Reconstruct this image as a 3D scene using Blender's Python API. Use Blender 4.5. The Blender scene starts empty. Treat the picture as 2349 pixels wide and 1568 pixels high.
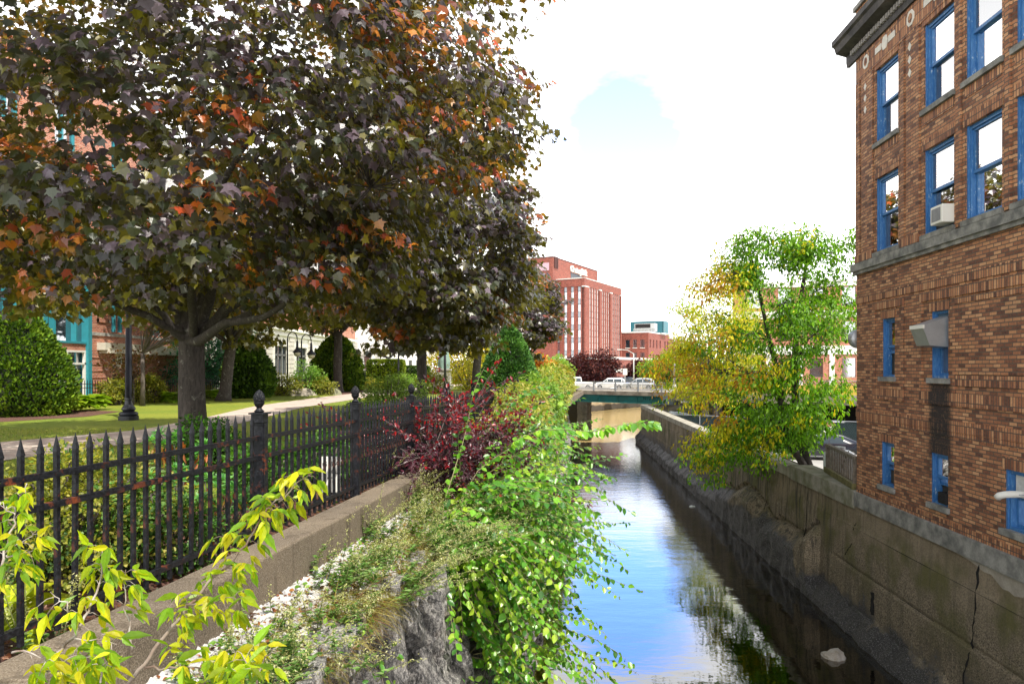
import bpy, math, random
import numpy as np
from mathutils import Vector, noise as mnoise
R = math.radians
random.seed(7)
rng = np.random.default_rng(11)
C = bpy.context.scene.collection
sc = bpy.context.scene

# ---------------------------------------------------------------- camera, sky, sun, exposure
cam_d = bpy.data.cameras.new('camera'); cam = bpy.data.objects.new('camera', cam_d); C.objects.link(cam)
cam.location = (0, 0, 0); cam.rotation_euler = (R(90), 0, 0)
cam_d.sensor_width = 36; cam_d.lens = 24.6; cam_d.shift_y = 0.0251
cam_d.clip_start = 0.05; cam_d.clip_end = 5000
sc.camera = cam
SUN_EL, SUN_AZ = 59, 142           # azimuth clockwise from +Y (the view direction)
w = bpy.data.worlds.new('World'); sc.world = w; w.use_nodes = True
nt = w.node_tree; nt.nodes.clear()
def wn(t, **k):
    n = nt.nodes.new(t)
    for a, b in k.items(): setattr(n, a, b)
    return n
def wl(a, b): nt.links.new(a, b)
out = wn('ShaderNodeOutputWorld'); bg = wn('ShaderNodeBackground'); bg.inputs[1].default_value = 0.15
sky = wn('ShaderNodeTexSky', sky_type='NISHITA'); sky.sun_disc = False
sky.sun_elevation = R(SUN_EL); sky.sun_rotation = R(SUN_AZ); sky.ozone_density = 3.0; sky.dust_density = 0.6
gain = wn('ShaderNodeMix', data_type='RGBA', blend_type='MULTIPLY'); gain.inputs[0].default_value = 1
wl(sky.outputs[0], gain.inputs[6]); gain.inputs[7].default_value = (3.1, 3.9, 5.6, 1)
tc = wn('ShaderNodeTexCoord'); sep = wn('ShaderNodeSeparateXYZ'); wl(tc.outputs['Generated'], sep.inputs[0])
mp = wn('ShaderNodeMapping'); mp.inputs['Scale'].default_value = (1, 1, 2.2); wl(tc.outputs['Generated'], mp.inputs[0])
nz = wn('ShaderNodeTexNoise'); nz.inputs['Scale'].default_value = 3.2; nz.inputs['Detail'].default_value = 6; wl(mp.outputs[0], nz.inputs['Vector'])
# a clear gap among the clouds over the canal
dist = wn('ShaderNodeVectorMath', operation='DISTANCE'); wl(tc.outputs['Generated'], dist.inputs[0])
_az, _el = R(9.0), R(17.5)
dist.inputs[1].default_value = (math.cos(_el)*math.sin(_az), math.cos(_el)*math.cos(_az), math.sin(_el))
gap = wn('ShaderNodeMapRange'); wl(dist.outputs['Value'], gap.inputs[0])
for i, v in zip((1, 2, 3, 4), (0.05, 0.15, -0.30, 0.2)): gap.inputs[i].default_value = v
add = wn('ShaderNodeMath', operation='ADD'); wl(nz.outputs[0], add.inputs[0]); wl(gap.outputs[0], add.inputs[1])
cr = wn('ShaderNodeMapRange'); wl(add.outputs[0], cr.inputs[0])
for i, v in zip((1, 2, 3, 4), (0.22, 0.52, 0.0, 1.0)): cr.inputs[i].default_value = v
nz.inputs['Roughness'].default_value = .62
cloudc = wn('ShaderNodeValToRGB'); wl(sep.outputs[2], cloudc.inputs[0])
e = cloudc.color_ramp.elements
e[0].position = 0.0; e[0].color = (17, 17, 17, 1); e[1].position = 0.85; e[1].color = (2.2, 2.5, 3.0, 1)
for _p, _c in ((.28, (14, 14, 14, 1)), (.50, (8, 8.1, 8.3, 1))): _e = e.new(_p); _e.color = _c
mx = wn('ShaderNodeMix', data_type='RGBA'); wl(cr.outputs[0], mx.inputs[0]); wl(gain.outputs[2], mx.inputs[6]); wl(cloudc.outputs[0], mx.inputs[7])
wl(mx.outputs[2], bg.inputs[0]); wl(bg.outputs[0], out.inputs[0])
sl = bpy.data.lights.new('sun', 'SUN'); sun = bpy.data.objects.new('sun', sl); C.objects.link(sun)
sl.energy = 5.0; sl.angle = R(0.6); sl.color = (1, 0.94, 0.84)
sd = Vector((math.cos(R(SUN_EL))*math.sin(R(SUN_AZ)), math.cos(R(SUN_EL))*math.cos(R(SUN_AZ)), math.sin(R(SUN_EL))))
sun.rotation_euler = sd.to_track_quat('Z', 'Y').to_euler()
sc.view_settings.view_transform = 'Standard'; sc.view_settings.look = 'None'
sc.view_settings.exposure = 0.42; sc.view_settings.gamma = 1; sc.view_settings.use_curve_mapping = False
sc.cycles.max_bounces = 6; sc.cycles.transparent_max_bounces = 8; sc.cycles.sample_clamp_indirect = 4

# ---------------------------------------------------------------- helpers
F = 1605.0
def W(x, y, d):                     # a point seen at picture position x, y, d metres away
    return Vector(((x-1174.5)/F*d, d, (843-y)/F*d))
def tag(o, label=None, cat=None, group=None, kind=None):
    if label: o['label'] = label
    if cat: o['category'] = cat
    if group: o['group'] = group
    if kind: o['kind'] = kind
    return o
def thing(name, label, cat, loc=(0, 0, 0), rz=0, group=None):
    o = bpy.data.objects.new(name, None); C.objects.link(o); o.location = loc; o.rotation_euler = (0, 0, rz)
    o.empty_display_size = .2
    return tag(o, label, cat, group)
def npmesh(name, V, loops, starts, totals, mat=None, parent=None, col=None, smooth=False):
    me = bpy.data.meshes.new(name)
    me.vertices.add(len(V)); me.vertices.foreach_set('co', np.asarray(V, np.float32).ravel())
    me.loops.add(len(loops)); me.loops.foreach_set('vertex_index', np.asarray(loops, np.int32))
    me.polygons.add(len(starts)); me.polygons.foreach_set('loop_start', np.asarray(starts, np.int32))
    me.polygons.foreach_set('loop_total', np.asarray(totals, np.int32))
    if smooth: me.polygons.foreach_set('use_smooth', np.ones(len(starts), bool))
    me.update(calc_edges=True)
    if col is not None:
        a = me.color_attributes.new('tint', 'FLOAT_COLOR', 'POINT')
        c4 = np.ones((len(V), 4), np.float32); c4[:, :3] = col; a.data.foreach_set('color', c4.ravel())
    o = bpy.data.objects.new(name, me); C.objects.link(o)
    if mat: me.materials.append(mat)
    if parent: o.parent = parent
    return o
class G:                            # collects faces, builds one mesh
    def __init__(s): s.v = []; s.f = []; s.m = []
    def add(s, vs, fs, mi=0):
        b = len(s.v); s.v += [tuple(p) for p in vs]; s.f += [tuple(b+i for i in f) for f in fs]; s.m += [mi]*len(fs); return s
    def box(s, x0, x1, y0, y1, z0, z1, mi=0):
        return s.add([(x0,y0,z0),(x1,y0,z0),(x1,y1,z0),(x0,y1,z0),(x0,y0,z1),(x1,y0,z1),(x1,y1,z1),(x0,y1,z1)],
                     [(0,3,2,1),(4,5,6,7),(0,1,5,4),(1,2,6,5),(2,3,7,6),(3,0,4,7)], mi)
    def bar(s, a, b, w, h, up=(0,0,1), mi=0):   # square bar from a to b
        a = Vector(a); b = Vector(b); d = (b-a).normalized(); r = d.cross(Vector(up)).normalized(); u = r.cross(d)
        r = r*w/2; u = u*h/2
        vs = [a-r-u, a+r-u, a+r+u, a-r+u, b-r-u, b+r-u, b+r+u, b-r+u]
        return s.add(vs, [(0,1,2,3),(7,6,5,4),(0,4,5,1),(1,5,6,2),(2,6,7,3),(3,7,4,0)], mi)
    def tube(s, pts, rad, n=8, mi=0, caps=True):
        pts = [Vector(p) for p in pts]
        if not hasattr(rad, '__len__'): rad = [rad]*len(pts)
        prev = None; rings = []
        for i, p in enumerate(pts):
            d = (pts[min(i+1, len(pts)-1)]-pts[max(i-1, 0)]).normalized()
            if prev is None:
                a = Vector((0, 0, 1)) if abs(d.z) < .9 else Vector((1, 0, 0)); x = d.cross(a).normalized()
            else: x = (prev - d*prev.dot(d)).normalized()
            prev = x; y = d.cross(x)
            rings.append([p + (x*math.cos(2*math.pi*k/n) + y*math.sin(2*math.pi*k/n))*rad[i] for k in range(n)])
        vs = [q for r in rings for q in r]; fs = []
        for i in range(len(pts)-1):
            for k in range(n):
                fs.append((i*n+k, i*n+(k+1) % n, (i+1)*n+(k+1) % n, (i+1)*n+k))
        if caps: fs.append(tuple(reversed(range(n)))); fs.append(tuple((len(pts)-1)*n+k for k in range(n)))
        return s.add(vs, fs, mi)
    def lathe(s, prof, c=(0,0,0), n=16, mi=0):   # prof: (r, z)
        vs = [(c[0]+r*math.cos(2*math.pi*k/n), c[1]+r*math.sin(2*math.pi*k/n), c[2]+z) for r, z in prof for k in range(n)]
        fs = [(i*n+k, i*n+(k+1) % n, (i+1)*n+(k+1) % n, (i+1)*n+k) for i in range(len(prof)-1) for k in range(n)]
        fs.append(tuple(reversed(range(n)))); fs.append(tuple((len(prof)-1)*n+k for k in range(n)))
        return s.add(vs, fs, mi)
    def prism(s, poly, axis, a, b, mi=0):        # polygon in the plane normal to axis, extruded a..b
        def P(p, t):
            return {'x': (t, p[0], p[1]), 'y': (p[0], t, p[1]), 'z': (p[0], p[1], t)}[axis]
        n = len(poly); vs = [P(p, a) for p in poly]+[P(p, b) for p in poly]
        return s.add(vs, [tuple(range(n)), tuple(reversed(range(n, 2*n)))]+[((i+1) % n, i, n+i, n+(i+1) % n) for i in range(n)], mi)
    def obj(s, name, mat, parent=None, smooth=False, bevel=0):
        me = bpy.data.meshes.new(name); me.from_pydata(s.v, [], s.f)
        mats = mat if isinstance(mat, (list, tuple)) else [mat]
        for m in mats: me.materials.append(m)
        if len(mats) > 1: me.polygons.foreach_set('material_index', s.m)
        if smooth: me.polygons.foreach_set('use_smooth', [True]*len(me.polygons))
        import bmesh
        bm = bmesh.new(); bm.from_mesh(me); bmesh.ops.recalc_face_normals(bm, faces=bm.faces); bm.to_mesh(me); bm.free()
        o = bpy.data.objects.new(name, me); C.objects.link(o)
        if parent: o.parent = parent
        if bevel:
            md = o.modifiers.new('bevel', 'BEVEL'); md.width = bevel; md.segments = 2; md.limit_method = 'ANGLE'
        return o
def copy_tree(o, parent=None):
    c = o.copy(); C.objects.link(c)
    if parent: c.parent = parent
    for ch in list(o.children): copy_tree(ch, c)
    return c
def wall_open(g, x0, x1, z0, z1, holes, y=0.0, depth=0.2, mi=0, back=None):
    """wall front in the plane y with real openings (x0,x1,z0,z1) and reveals going back by depth"""
    xs = sorted({x0, x1, *[h[0] for h in holes], *[h[1] for h in holes]}); zs = sorted({z0, z1, *[h[2] for h in holes], *[h[3] for h in holes]})
    xs = [v for v in xs if x0 <= v <= x1]; zs = [v for v in zs if z0 <= v <= z1]
    for i in range(len(xs)-1):
        for k in range(len(zs)-1):
            cx, cz = (xs[i]+xs[i+1])/2, (zs[k]+zs[k+1])/2
            if any(h[0] < cx < h[1] and h[2] < cz < h[3] for h in holes): continue
            g.add([(xs[i],y,zs[k]),(xs[i+1],y,zs[k]),(xs[i+1],y,zs[k+1]),(xs[i],y,zs[k+1])], [(0,1,2,3)], mi)
    for a, b, c, d in holes:
        e = y+depth
        g.add([(a,y,c),(b,y,c),(b,y,d),(a,y,d),(a,e,c),(b,e,c),(b,e,d),(a,e,d)], [(0,4,5,1),(1,5,6,2),(2,6,7,3),(3,7,4,0)], mi)
def fbm(x, y, z=0, o=4): return mnoise.fractal(Vector((x, y, z)), 1.0, 2.0, o)

# ---------------------------------------------------------------- materials
class MT:
    def __init__(s, name):
        s.m = bpy.data.materials.new(name); s.m.use_nodes = True; s.t = s.m.node_tree; s.t.nodes.clear()
        s.o = s.n('ShaderNodeOutputMaterial'); s.p = s.n('ShaderNodeBsdfPrincipled'); s.l(s.p.outputs[0], s.o.inputs[0])
    def n(s, t, ins=None, **k):
        n = s.t.nodes.new(t)
        for a, b in k.items(): setattr(n, a, b)
        for a, b in (ins or {}).items():
            if hasattr(b, 'default_value') or hasattr(b, 'is_linked'): s.l(b, n.inputs[a])
            else: n.inputs[a].default_value = b
        return n
    def l(s, a, b): s.t.links.new(a, b)
    def set(s, k, v):
        if hasattr(v, 'is_linked'): s.l(v, s.p.inputs[k])
        else: s.p.inputs[k].default_value = v
        return s
    def co(s, kind='Object', sc_=(1, 1, 1)):
        t = s.n('ShaderNodeTexCoord'); return s.n('ShaderNodeMapping', {0: t.outputs[kind], 'Scale': sc_}).outputs[0]
    def noise(s, v, scale, detail=4, rough=.55):
        return s.n('ShaderNodeTexNoise', {'Vector': v, 'Scale': scale, 'Detail': detail, 'Roughness': rough}).outputs[0]
    def rng(s, v, a, b, c=0., d=1.):
        return s.n('ShaderNodeMapRange', {0: v, 1: a, 2: b, 3: c, 4: d}).outputs[0]
    def ramp(s, v, stops):
        r = s.n('ShaderNodeValToRGB', {0: v}); e = r.color_ramp.elements
        while len(e) < len(stops): e.new(.5)
        for el, (p, c) in zip(e, stops): el.position = p; el.color = (*c, 1)
        return r.outputs[0]
    def mix(s, f, a, b, mode='MIX'):
        m = s.n('ShaderNodeMix', data_type='RGBA', blend_type=mode)
        for i, v in ((0, f), (6, a), (7, b)):
            if hasattr(v, 'is_linked'): s.l(v, m.inputs[i])
            elif i == 0: m.inputs[0].default_value = v
            else: m.inputs[i].default_value = (*v, 1)
        return m.outputs[2]
    def math(s, op, a, b=0.0): return s.n('ShaderNodeMath', {0: a, 1: b}, operation=op).outputs[0]
    def bump(s, h, strength=.4, dist=.02):
        s.l(s.n('ShaderNodeBump', {'Height': h, 'Strength': strength, 'Distance': dist}).outputs[0], s.p.inputs['Normal']); return s
_mc = {}
def plain(name, c, rough=.6, metal=0., var=.25, scale=6., bump=.15, c2=None, spec=.5):
    if name in _mc: return _mc[name]
    m = MT(name); v = m.co(); n1 = m.noise(v, scale, 5); n2 = m.noise(v, scale*9, 3)
    d = c2 or tuple(x*(1-var) for x in c)
    col = m.mix(m.rng(n1, .35, .65), c, d); col = m.mix(m.rng(n2, .3, .8, 0, .35), col, tuple(x*(1-var*1.6) if var < .6 else x*.3 for x in c))
    m.set('Base Color', col).set('Roughness', m.rng(n2, .2, .8, max(0, rough-.1), min(1, rough+.12))).set('Metallic', metal)
    m.p.inputs['Specular IOR Level'].default_value = spec
    if bump: m.bump(n2, bump, .01)
    _mc[name] = m.m; return m.m
def brick(name, stops, mortar, soldier=False, bw=.2, bh=.067, ms=.009, stain=True, rough=.8, burn=None):
    m = MT(name); t = m.n('ShaderNodeTexCoord'); s = m.n('ShaderNodeSeparateXYZ', {0: t.outputs['Object']})
    u = m.math('ADD', s.outputs[0], s.outputs[1])
    v = m.n('ShaderNodeCombineXYZ', {0: s.outputs[2], 1: u} if soldier else {0: u, 1: s.outputs[2]}).outputs[0]
    b = m.n('ShaderNodeTexBrick', {'Vector': v, 'Color1': (0, 0, 0, 1), 'Color2': (1, 1, 1, 1), 'Mortar': (.5, .5, .5, 1), 'Scale': 1., 'Mortar Size': ms,
                                   'Mortar Smooth': .15, 'Bias': 0., 'Brick Width': bw, 'Row Height': bh})
    if soldier: b.offset = 0
    ow = t.outputs['Object']; n1 = m.noise(ow, 1.1, 5); n2 = m.noise(ow, 26, 4); n3 = m.noise(ow, 120, 2)
    k = m.math('ADD', m.rng(b.outputs[0], 0, 1, 0, .82), m.rng(n2, .3, .7, 0, .18))
    col = m.ramp(k, stops)
    col = m.mix(m.rng(n3, .35, .75, 0, .45), col, tuple(c*.35 for c in stops[0][1]))
    col = m.mix(b.outputs['Fac'], col, mortar)
    if stain: col = m.mix(m.rng(n1, .5, .72, 0, .35), col, (.06, .045, .035))
    if burn:      # soot streak below a kitchen vent, a real mark on the wall
        x0, x1, z0, z1 = burn
        fx = m.math('MULTIPLY', m.n('ShaderNodeMapRange', {0: s.outputs[0], 1: x0-.12, 2: x0+.12}, interpolation_type='SMOOTHSTEP').outputs[0],
                    m.n('ShaderNodeMapRange', {0: s.outputs[0], 1: x1+.12, 2: x1-.12}, interpolation_type='SMOOTHSTEP').outputs[0])
        fz = m.math('MULTIPLY', m.rng(s.outputs[2], z0-.5, z0+.35), m.rng(s.outputs[2], z1+.02, z1-.02))
        f = m.math('MULTIPLY', m.math('MULTIPLY', fx, fz), m.rng(n2, .2, .6, .6, 1.))
        col = m.mix(f, col, (.012, .011, .012))
    m.set('Base Color', col).set('Roughness', rough)
    h = m.math('ADD', m.math('MULTIPLY', b.outputs['Fac'], -1.), m.rng(n3, 0, 1, 0, .35)); m.bump(h, .7, .012)
    return m.m
def leafmat(name, back=None, trans=.35, tc_=(1.25, 1.3, .5), rough=.42, spec=.5, vein=True):
    m = MT(name); a = m.n('ShaderNodeAttribute', attribute_name='tint').outputs[0]
    v = m.co('Object'); n1 = m.noise(v, 30, 3)
    col = m.mix(m.rng(n1, .35, .7, 0, .35), a, (.02, .02, .01))
    if back is not None:
        geo = m.n('ShaderNodeNewGeometry'); col = m.mix(m.math('MULTIPLY', geo.outputs['Backfacing'], .85), col, back)
    m.set('Base Color', col).set('Roughness', rough); m.p.inputs['Specular IOR Level'].default_value = spec
    m.bump(m.noise(v, 60, 2), .25, .01)
    tr = m.n('ShaderNodeBsdfTranslucent'); m.l(m.mix(1., a if back is None else back, tc_, 'MULTIPLY') if back is None else m.mix(.5, a, back), tr.inputs[0])
    mixs = m.n('ShaderNodeMixShader', {0: trans}); m.l(m.p.outputs[0], mixs.inputs[1]); m.l(tr.outputs[0], mixs.inputs[2]); m.l(mixs.outputs[0], m.o.inputs[0])
    return m.m
BARK = plain('bark', (.16, .13, .11), .9, var=.6, scale=9, bump=.9, c2=(.09, .075, .065))
def barkmat(name, c, lichen=(.42, .42, .36)):
    m = MT(name); v = m.co('Object', (1, 1, .22)); v2 = m.co(); n1 = m.noise(v, 22, 6, .7); n2 = m.noise(v2, 5, 6, .7)
    col = m.ramp(n1, [(.3, tuple(x*.35 for x in c)), (.55, c), (.8, tuple(min(1, x*1.6) for x in c))])
    col = m.mix(m.rng(n2, .58, .68, 0, .8), col, lichen)
    m.set('Base Color', col).set('Roughness', .92).bump(n1, .9, .04); return m.m
BARK_M = barkmat('maple bark', (.065, .053, .048), (.26, .26, .22))
BARK_G = barkmat('grey bark', (.17, .15, .12))
LEAF_MAPLE = leafmat('maple leaf', back=(.24, .22, .015), trans=.38, rough=.33, spec=.9)
LEAF = leafmat('leaf', trans=.42, rough=.45, spec=.4)
LEAF_WAX = leafmat('waxy leaf', trans=.35, rough=.3, spec=.6)
NEEDLE = leafmat('needle', trans=.15, rough=.6, spec=.25)
def ironmat():
    m = MT('painted iron'); v = m.co(); n1 = m.noise(v, 7, 6, .7); n2 = m.noise(v, 45, 4, .6); n3 = m.noise(v, 1.3, 2)
    rust = m.mix(m.rng(n2, .3, .7), (.22, .05, .015), (.08, .022, .01))
    f = m.math('MULTIPLY', m.rng(n1, .55, .62), m.rng(n3, .40, .52))
    col = m.mix(m.rng(n2, .45, .75), (.006, .0065, .009), (.028, .03, .038))
    col = m.mix(m.rng(n2, .74, .78, 0, .8), col, (.35, .35, .34)); col = m.mix(f, col, rust)
    m.p.inputs['Specular IOR Level'].default_value = .25; m.set('Base Color', col).set('Roughness', m.mix(f, (.48,)*3, (.9,)*3)).bump(n2, .35, .004); return m.m
IRON = ironmat()
IRON_FAR = plain('black iron', (.014, .014, .017), .45, var=.3)
CONC = plain('concrete', (.42, .38, .32), .9, var=.35, scale=2.5, bump=.5, c2=(.26, .23, .19))
STONE = plain('limestone', (.55, .52, .46), .85, var=.3, scale=5, bump=.4, c2=(.3, .29, .27))
WHITE = plain('white stone', (.80, .78, .72), .8, var=.08, scale=1.2, bump=.1)
GLASSD = plain('dark window glass', (.02, .025, .03), .06, var=.2, bump=0, spec=1.)
TEAL = plain('teal paint', (.02, .19, .25), .45, var=.2)

# ---------------------------------------------------------------- leaf templates (x across, y to the tip, z along the normal)
def tpl_maple():
    h = [(0, .02), (.16, -.03), (.47, -.02), (.36, .16), (.74, .44), (.40, .44), (.27, .66), (.14, .72), (0, 1.05)]
    V = []
    for sg in (1, -1):
        for x, y in h: V.append((x*sg, y, -.38*abs(x)**1.2 - .30*y*y))
    return np.array(V), [tuple(range(9)), tuple(reversed(range(9, 18)))]
def tpl_oval(wd=.3, fold=.25, droop=.15):
    V = [(0, 0, 0), (wd*.75, .22, 0), (wd, .5, 0), (wd*.6, .8, 0), (0, 1.05, 0), (-wd*.6, .8, 0), (-wd, .5, 0), (-wd*.75, .22, 0)]
    V = [(x, y, fold*abs(x) - droop*y*y) for x, y, z in V]
    return np.array(V), [(0, 1, 2, 3, 4), (0, 4, 5, 6, 7)]
def tpl_rhomb(wd=.3, droop=.1):
    return np.array([(0, 0, 0), (wd, .45, .03), (0, 1, -droop), (-wd, .45, .03)]), [(0, 1, 2, 3)]
def tpl_blade(wd=.02, bend=.35):
    V = []; F_ = []
    ys = [0, .35, .7, 1]
    for i, y in enumerate(ys):
        ww = wd*(1-y*.92); z = -bend*y*y
        V += [(-ww, y, z), (ww, y, z)]
    return np.array(V), [(0, 1, 3, 2), (2, 3, 5, 4), (4, 5, 7, 6)]
T_MAPLE, T_OVAL, T_LANCE, T_RH, T_NEED, T_BLADE = tpl_maple(), tpl_oval(.33), tpl_oval(.2, .2, .35), tpl_rhomb(.3), tpl_rhomb(.13, .2), tpl_blade()
def scatter(name, mat, P, D, N, S, tpl, col, parent=None):
    P, D, N = (np.asarray(a, float) for a in (P, D, N)); S = np.asarray(S, float).reshape(-1, 1, 1)
    D = D/(np.linalg.norm(D, axis=1, keepdims=True)+1e-9)
    X = np.cross(D, N); X /= (np.linalg.norm(X, axis=1, keepdims=True)+1e-9); N = np.cross(X, D)
    T, fs = tpl; n, m = len(P), len(T)
    V = P[:, None] + S*(T[None, :, 0:1]*X[:, None] + T[None, :, 1:2]*D[:, None] + T[None, :, 2:3]*N[:, None])
    tot = np.array([len(f) for f in fs]); fl = np.concatenate([np.array(f) for f in fs])
    loops = (fl[None] + (np.arange(n)*m)[:, None]).ravel()
    totals = np.tile(tot, n); starts = np.concatenate([[0], np.cumsum(totals)[:-1]])
    colv = np.repeat(np.asarray(col, float), m, axis=0)
    return npmesh(name, V.reshape(-1, 3), loops, starts, totals, mat, parent, colv)
def unit(v): return v/(np.linalg.norm(v, axis=-1, keepdims=True)+1e-9)
def rdir(n): return unit(rng.normal(size=(n, 3)))
def pick(pal, n, jit=.25, p=None):   # colours from a palette with brightness jitter
    pal = np.array(pal); i = rng.choice(len(pal), n, p=p)
    return np.clip(pal[i]*(1+rng.normal(0, jit, (n, 1))), .003, .95)
# ================================================================ THE SETTING
WATER_Z = -6.25
def Xf(z): return -2.41+.15*(z-6.67)      # iron fence line
def Xs(z): return -1.3+.1*(z-5.8)         # top edge of the stone wall
def basez(root, z):
    root.location.z += z
    for c in root.children: c.location.z -= z
def sheet(name, poly, z, mat, kind='structure'):
    g = G(); zz = z if callable(z) else (lambda x, y: z)
    g.add([(x, y, zz(x, y)) for x, y in poly], [tuple(range(len(poly)))]); o = g.obj(name, mat)
    return tag(o, kind=kind)
# lawn
m = MT('lawn'); v = m.co(); n1 = m.noise(v, .35, 5); n2 = m.noise(v, 9, 5, .7); n3 = m.noise(v, 60, 3, .7)
col = m.mix(m.rng(n1, .38, .62), (.20, .27, .012), (.32, .33, .02)); col = m.mix(m.rng(n2, .4, .7, 0, .8), col, (.11, .18, .012))
col = m.mix(m.rng(n3, .5, .75, 0, .7), col, (.30, .32, .05))
m.set('Base Color', col).set('Roughness', .9).bump(m.math('ADD', n3, n2), .8, .05); LAWN = m.m
sheet('lawn', [(-300, -30), (Xf(-30)+.05, -30), (Xf(66)+.05, 66), (3.5, 97), (-300, 97)], -1.75, LAWN)
# mulch bed behind the fence
m = MT('mulch'); v = m.co(); n1 = m.noise(v, 38, 5, .75); n2 = m.noise(v, 3, 3)
m.set('Base Color', m.mix(m.rng(n2, .55, .7, 0, .6), m.ramp(n1, [(.3, (.02, .01, .008)), (.5, (.13, .05, .035)), (.66, (.32, .17, .12))]), (.05, .09, .02))).set('Roughness', .95).bump(n1, 1., .05); MULCH = m.m
MB_ = [(Xf(0)-1.9, 0), (Xf(0)+.04, 0), (Xf(30)+.04, 30), (Xf(30)-1.6, 30), (Xf(18)-2.3, 18), (Xf(10)-1.5, 10), (Xf(6)-2.0, 6)]
sheet('mulch_ground', MB_, -1.744, MULCH)
sheet('mulch_ground', [(-21, 22), (-16.6, 22.2), (-15.2, 25), (-15.6, 28), (-21, 30)], -1.742, MULCH)
sheet('mulch_ground', [(-16.5, 46), (-10.5, 45), (-9.0, 50), (-11, 58), (-15, 60)], -1.742, MULCH)
# path
m = MT('path'); v = m.co(); n1 = m.noise(v, 1.2, 5); n2 = m.noise(v, 50, 4)
m.set('Base Color', m.mix(m.rng(n2, .35, .7), m.mix(m.rng(n1, .4, .62), (.62, .55, .47), (.5, .39, .33)), (.36, .27, .22))).set('Roughness', .9).bump(n2, .3, .01); PATH = m.m
pu = [(-30, 12.5), (-12.2, 15.9), (-10.4, 19.6), (-10.8, 25), (-11.7, 32), (-11.2, 43), (-9, 60), (-5, 80)]
pl_ = [(-30, 9.5), (-9.6, 13.0), (-8.3, 17.5), (-8.6, 23.6), (-9.2, 31), (-8.6, 40), (-6.6, 60), (-2, 80)]
sheet('path', pl_+pu[::-1], -1.738, PATH)
# far ground, parking lot, canal bed, water
m = MT('asphalt'); v = m.co(); n1 = m.noise(v, .3, 4); n2 = m.noise(v, 25, 4)
m.set('Base Color', m.mix(m.rng(n1, .3, .7), (.33, .32, .30), (.42, .41, .38))).set('Roughness', .9).bump(n2, .3, .01); ASPH = m.m
sheet('far_ground', [(-2500, 97), (3.5, 97), (31, 131), (300, 131), (3500, 4000), (-2500, 4000)], -3.2, ASPH)
CW = lambda z: 7.36+.0595*z
sheet('parking_lot', [(CW(-30)+.4, -30), (300, -30), (300, 131), (31, 131), (CW(59)+.4, 59)], -5.2, ASPH)
g = G(); n = 90; nx = 60
vs = []
for j in range(n+1):
    yy = -6+j*72/n
    for i in range(nx+1):
        xx = -4+i*20/nx
        d = math.hypot((xx-6.3)/1.7, (yy-15.0)/.9); z = -7.0+.45*max(0, 1-d*.9)**.7 + .12*fbm(xx*.8, yy*.8) + .06*fbm(xx*3, yy*3)+.42*max(0, min(1, (xx-CW(yy)+1.2)/1.2))
        vs.append((xx, yy, min(z, -6.33)))
g.add(vs, [(j*(nx+1)+i, j*(nx+1)+i+1, (j+1)*(nx+1)+i+1, (j+1)*(nx+1)+i) for j in range(n) for i in range(nx)])
m = MT('canal bed'); v = m.co(); n1 = m.noise(v, 1.6, 5); n2 = m.noise(v, 12, 5)
m.set('Base Color', m.mix(m.rng(n2, .35, .7), m.ramp(n1, [(.35, (.05, .035, .012)), (.6, (.22, .15, .035))]), (.03, .02, .01))).set('Roughness', .9).bump(n2, .8, .05)
tag(g.obj('canal_bed', m.m, smooth=True), kind='structure')
m = MT('water'); v = m.co('Object', (1, 1.9, 1)); vf = m.co('Object', (.7, 1.6, 1))
n1 = m.noise(vf, .9, 3, .5); n2 = m.noise(v, 4.2, 4, .6); geo = m.n('ShaderNodeNewGeometry'); s = m.n('ShaderNodeSeparateXYZ', {0: geo.outputs['Position']})
far = m.rng(s.outputs[1], 16, 42, .12, 1.)
h = m.math('ADD', m.math('MULTIPLY', n1, .55), m.math('MULTIPLY', m.math('MULTIPLY', n2, .32), far))
bn = m.n('ShaderNodeBump', {'Height': h, 'Strength': .16, 'Distance': .12}).outputs[0]
gl = m.n('ShaderNodeBsdfGlossy', {'Color': (1, 1, 1, 1), 'Roughness': .015, 'Normal': bn}); tr = m.n('ShaderNodeBsdfTransparent', {0: (.34, .24, .09, 1)})
fr = m.n('ShaderNodeFresnel', {'IOR': 2.9, 'Normal': bn}); ms_ = m.n('ShaderNodeMixShader', {0: fr.outputs[0]})
m.l(tr.outputs[0], ms_.inputs[1]); m.l(gl.outputs[0], ms_.inputs[2]); m.l(ms_.outputs[0], m.o.inputs[0]); m.t.nodes.remove(m.p)
sheet('water', [(-8, -20), (60, -20), (60, 136), (-8, 136)], WATER_Z, m.m)

# ================================================================ BRICK BUILDING BY THE CANAL
ANG = math.atan2(-.998, -.0596)
BR_UP = [(0, (.07, .028, .022)), (.2, (.22, .085, .045)), (.42, (.42, .17, .08)), (.7, (.56, .26, .12)), (1, (.74, .42, .22))]
BRK = brick('tan orange brick', BR_UP, (.10, .075, .055), burn=(3.3, 4.05, -2.0, -.3))
SOLD = brick('soldier course brick', BR_UP, (.09, .065, .05), soldier=True, bw=.21, bh=.07, stain=False, burn=(3.3, 4.05, -2.0, -.3))
m = MT('blue paint'); v = m.co('Object', (1, 1, .3)); n1 = m.noise(v, 30, 5, .7); n2 = m.noise(m.co(), 2, 3)
col = m.mix(m.rng(n1, .35, .7), (.025, .12, .34), (.07, .22, .46)); col = m.mix(m.math('MULTIPLY', m.rng(n1, .6, .66), m.rng(n2, .45, .55)), col, (.5, .55, .6))
m.set('Base Color', col).set('Roughness', .5).bump(n1, .3, .004); BLUE = m.m
PANE = plain('reflecting window pane', (.10, .11, .12), .03, var=.1, bump=0, spec=1.)
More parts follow.
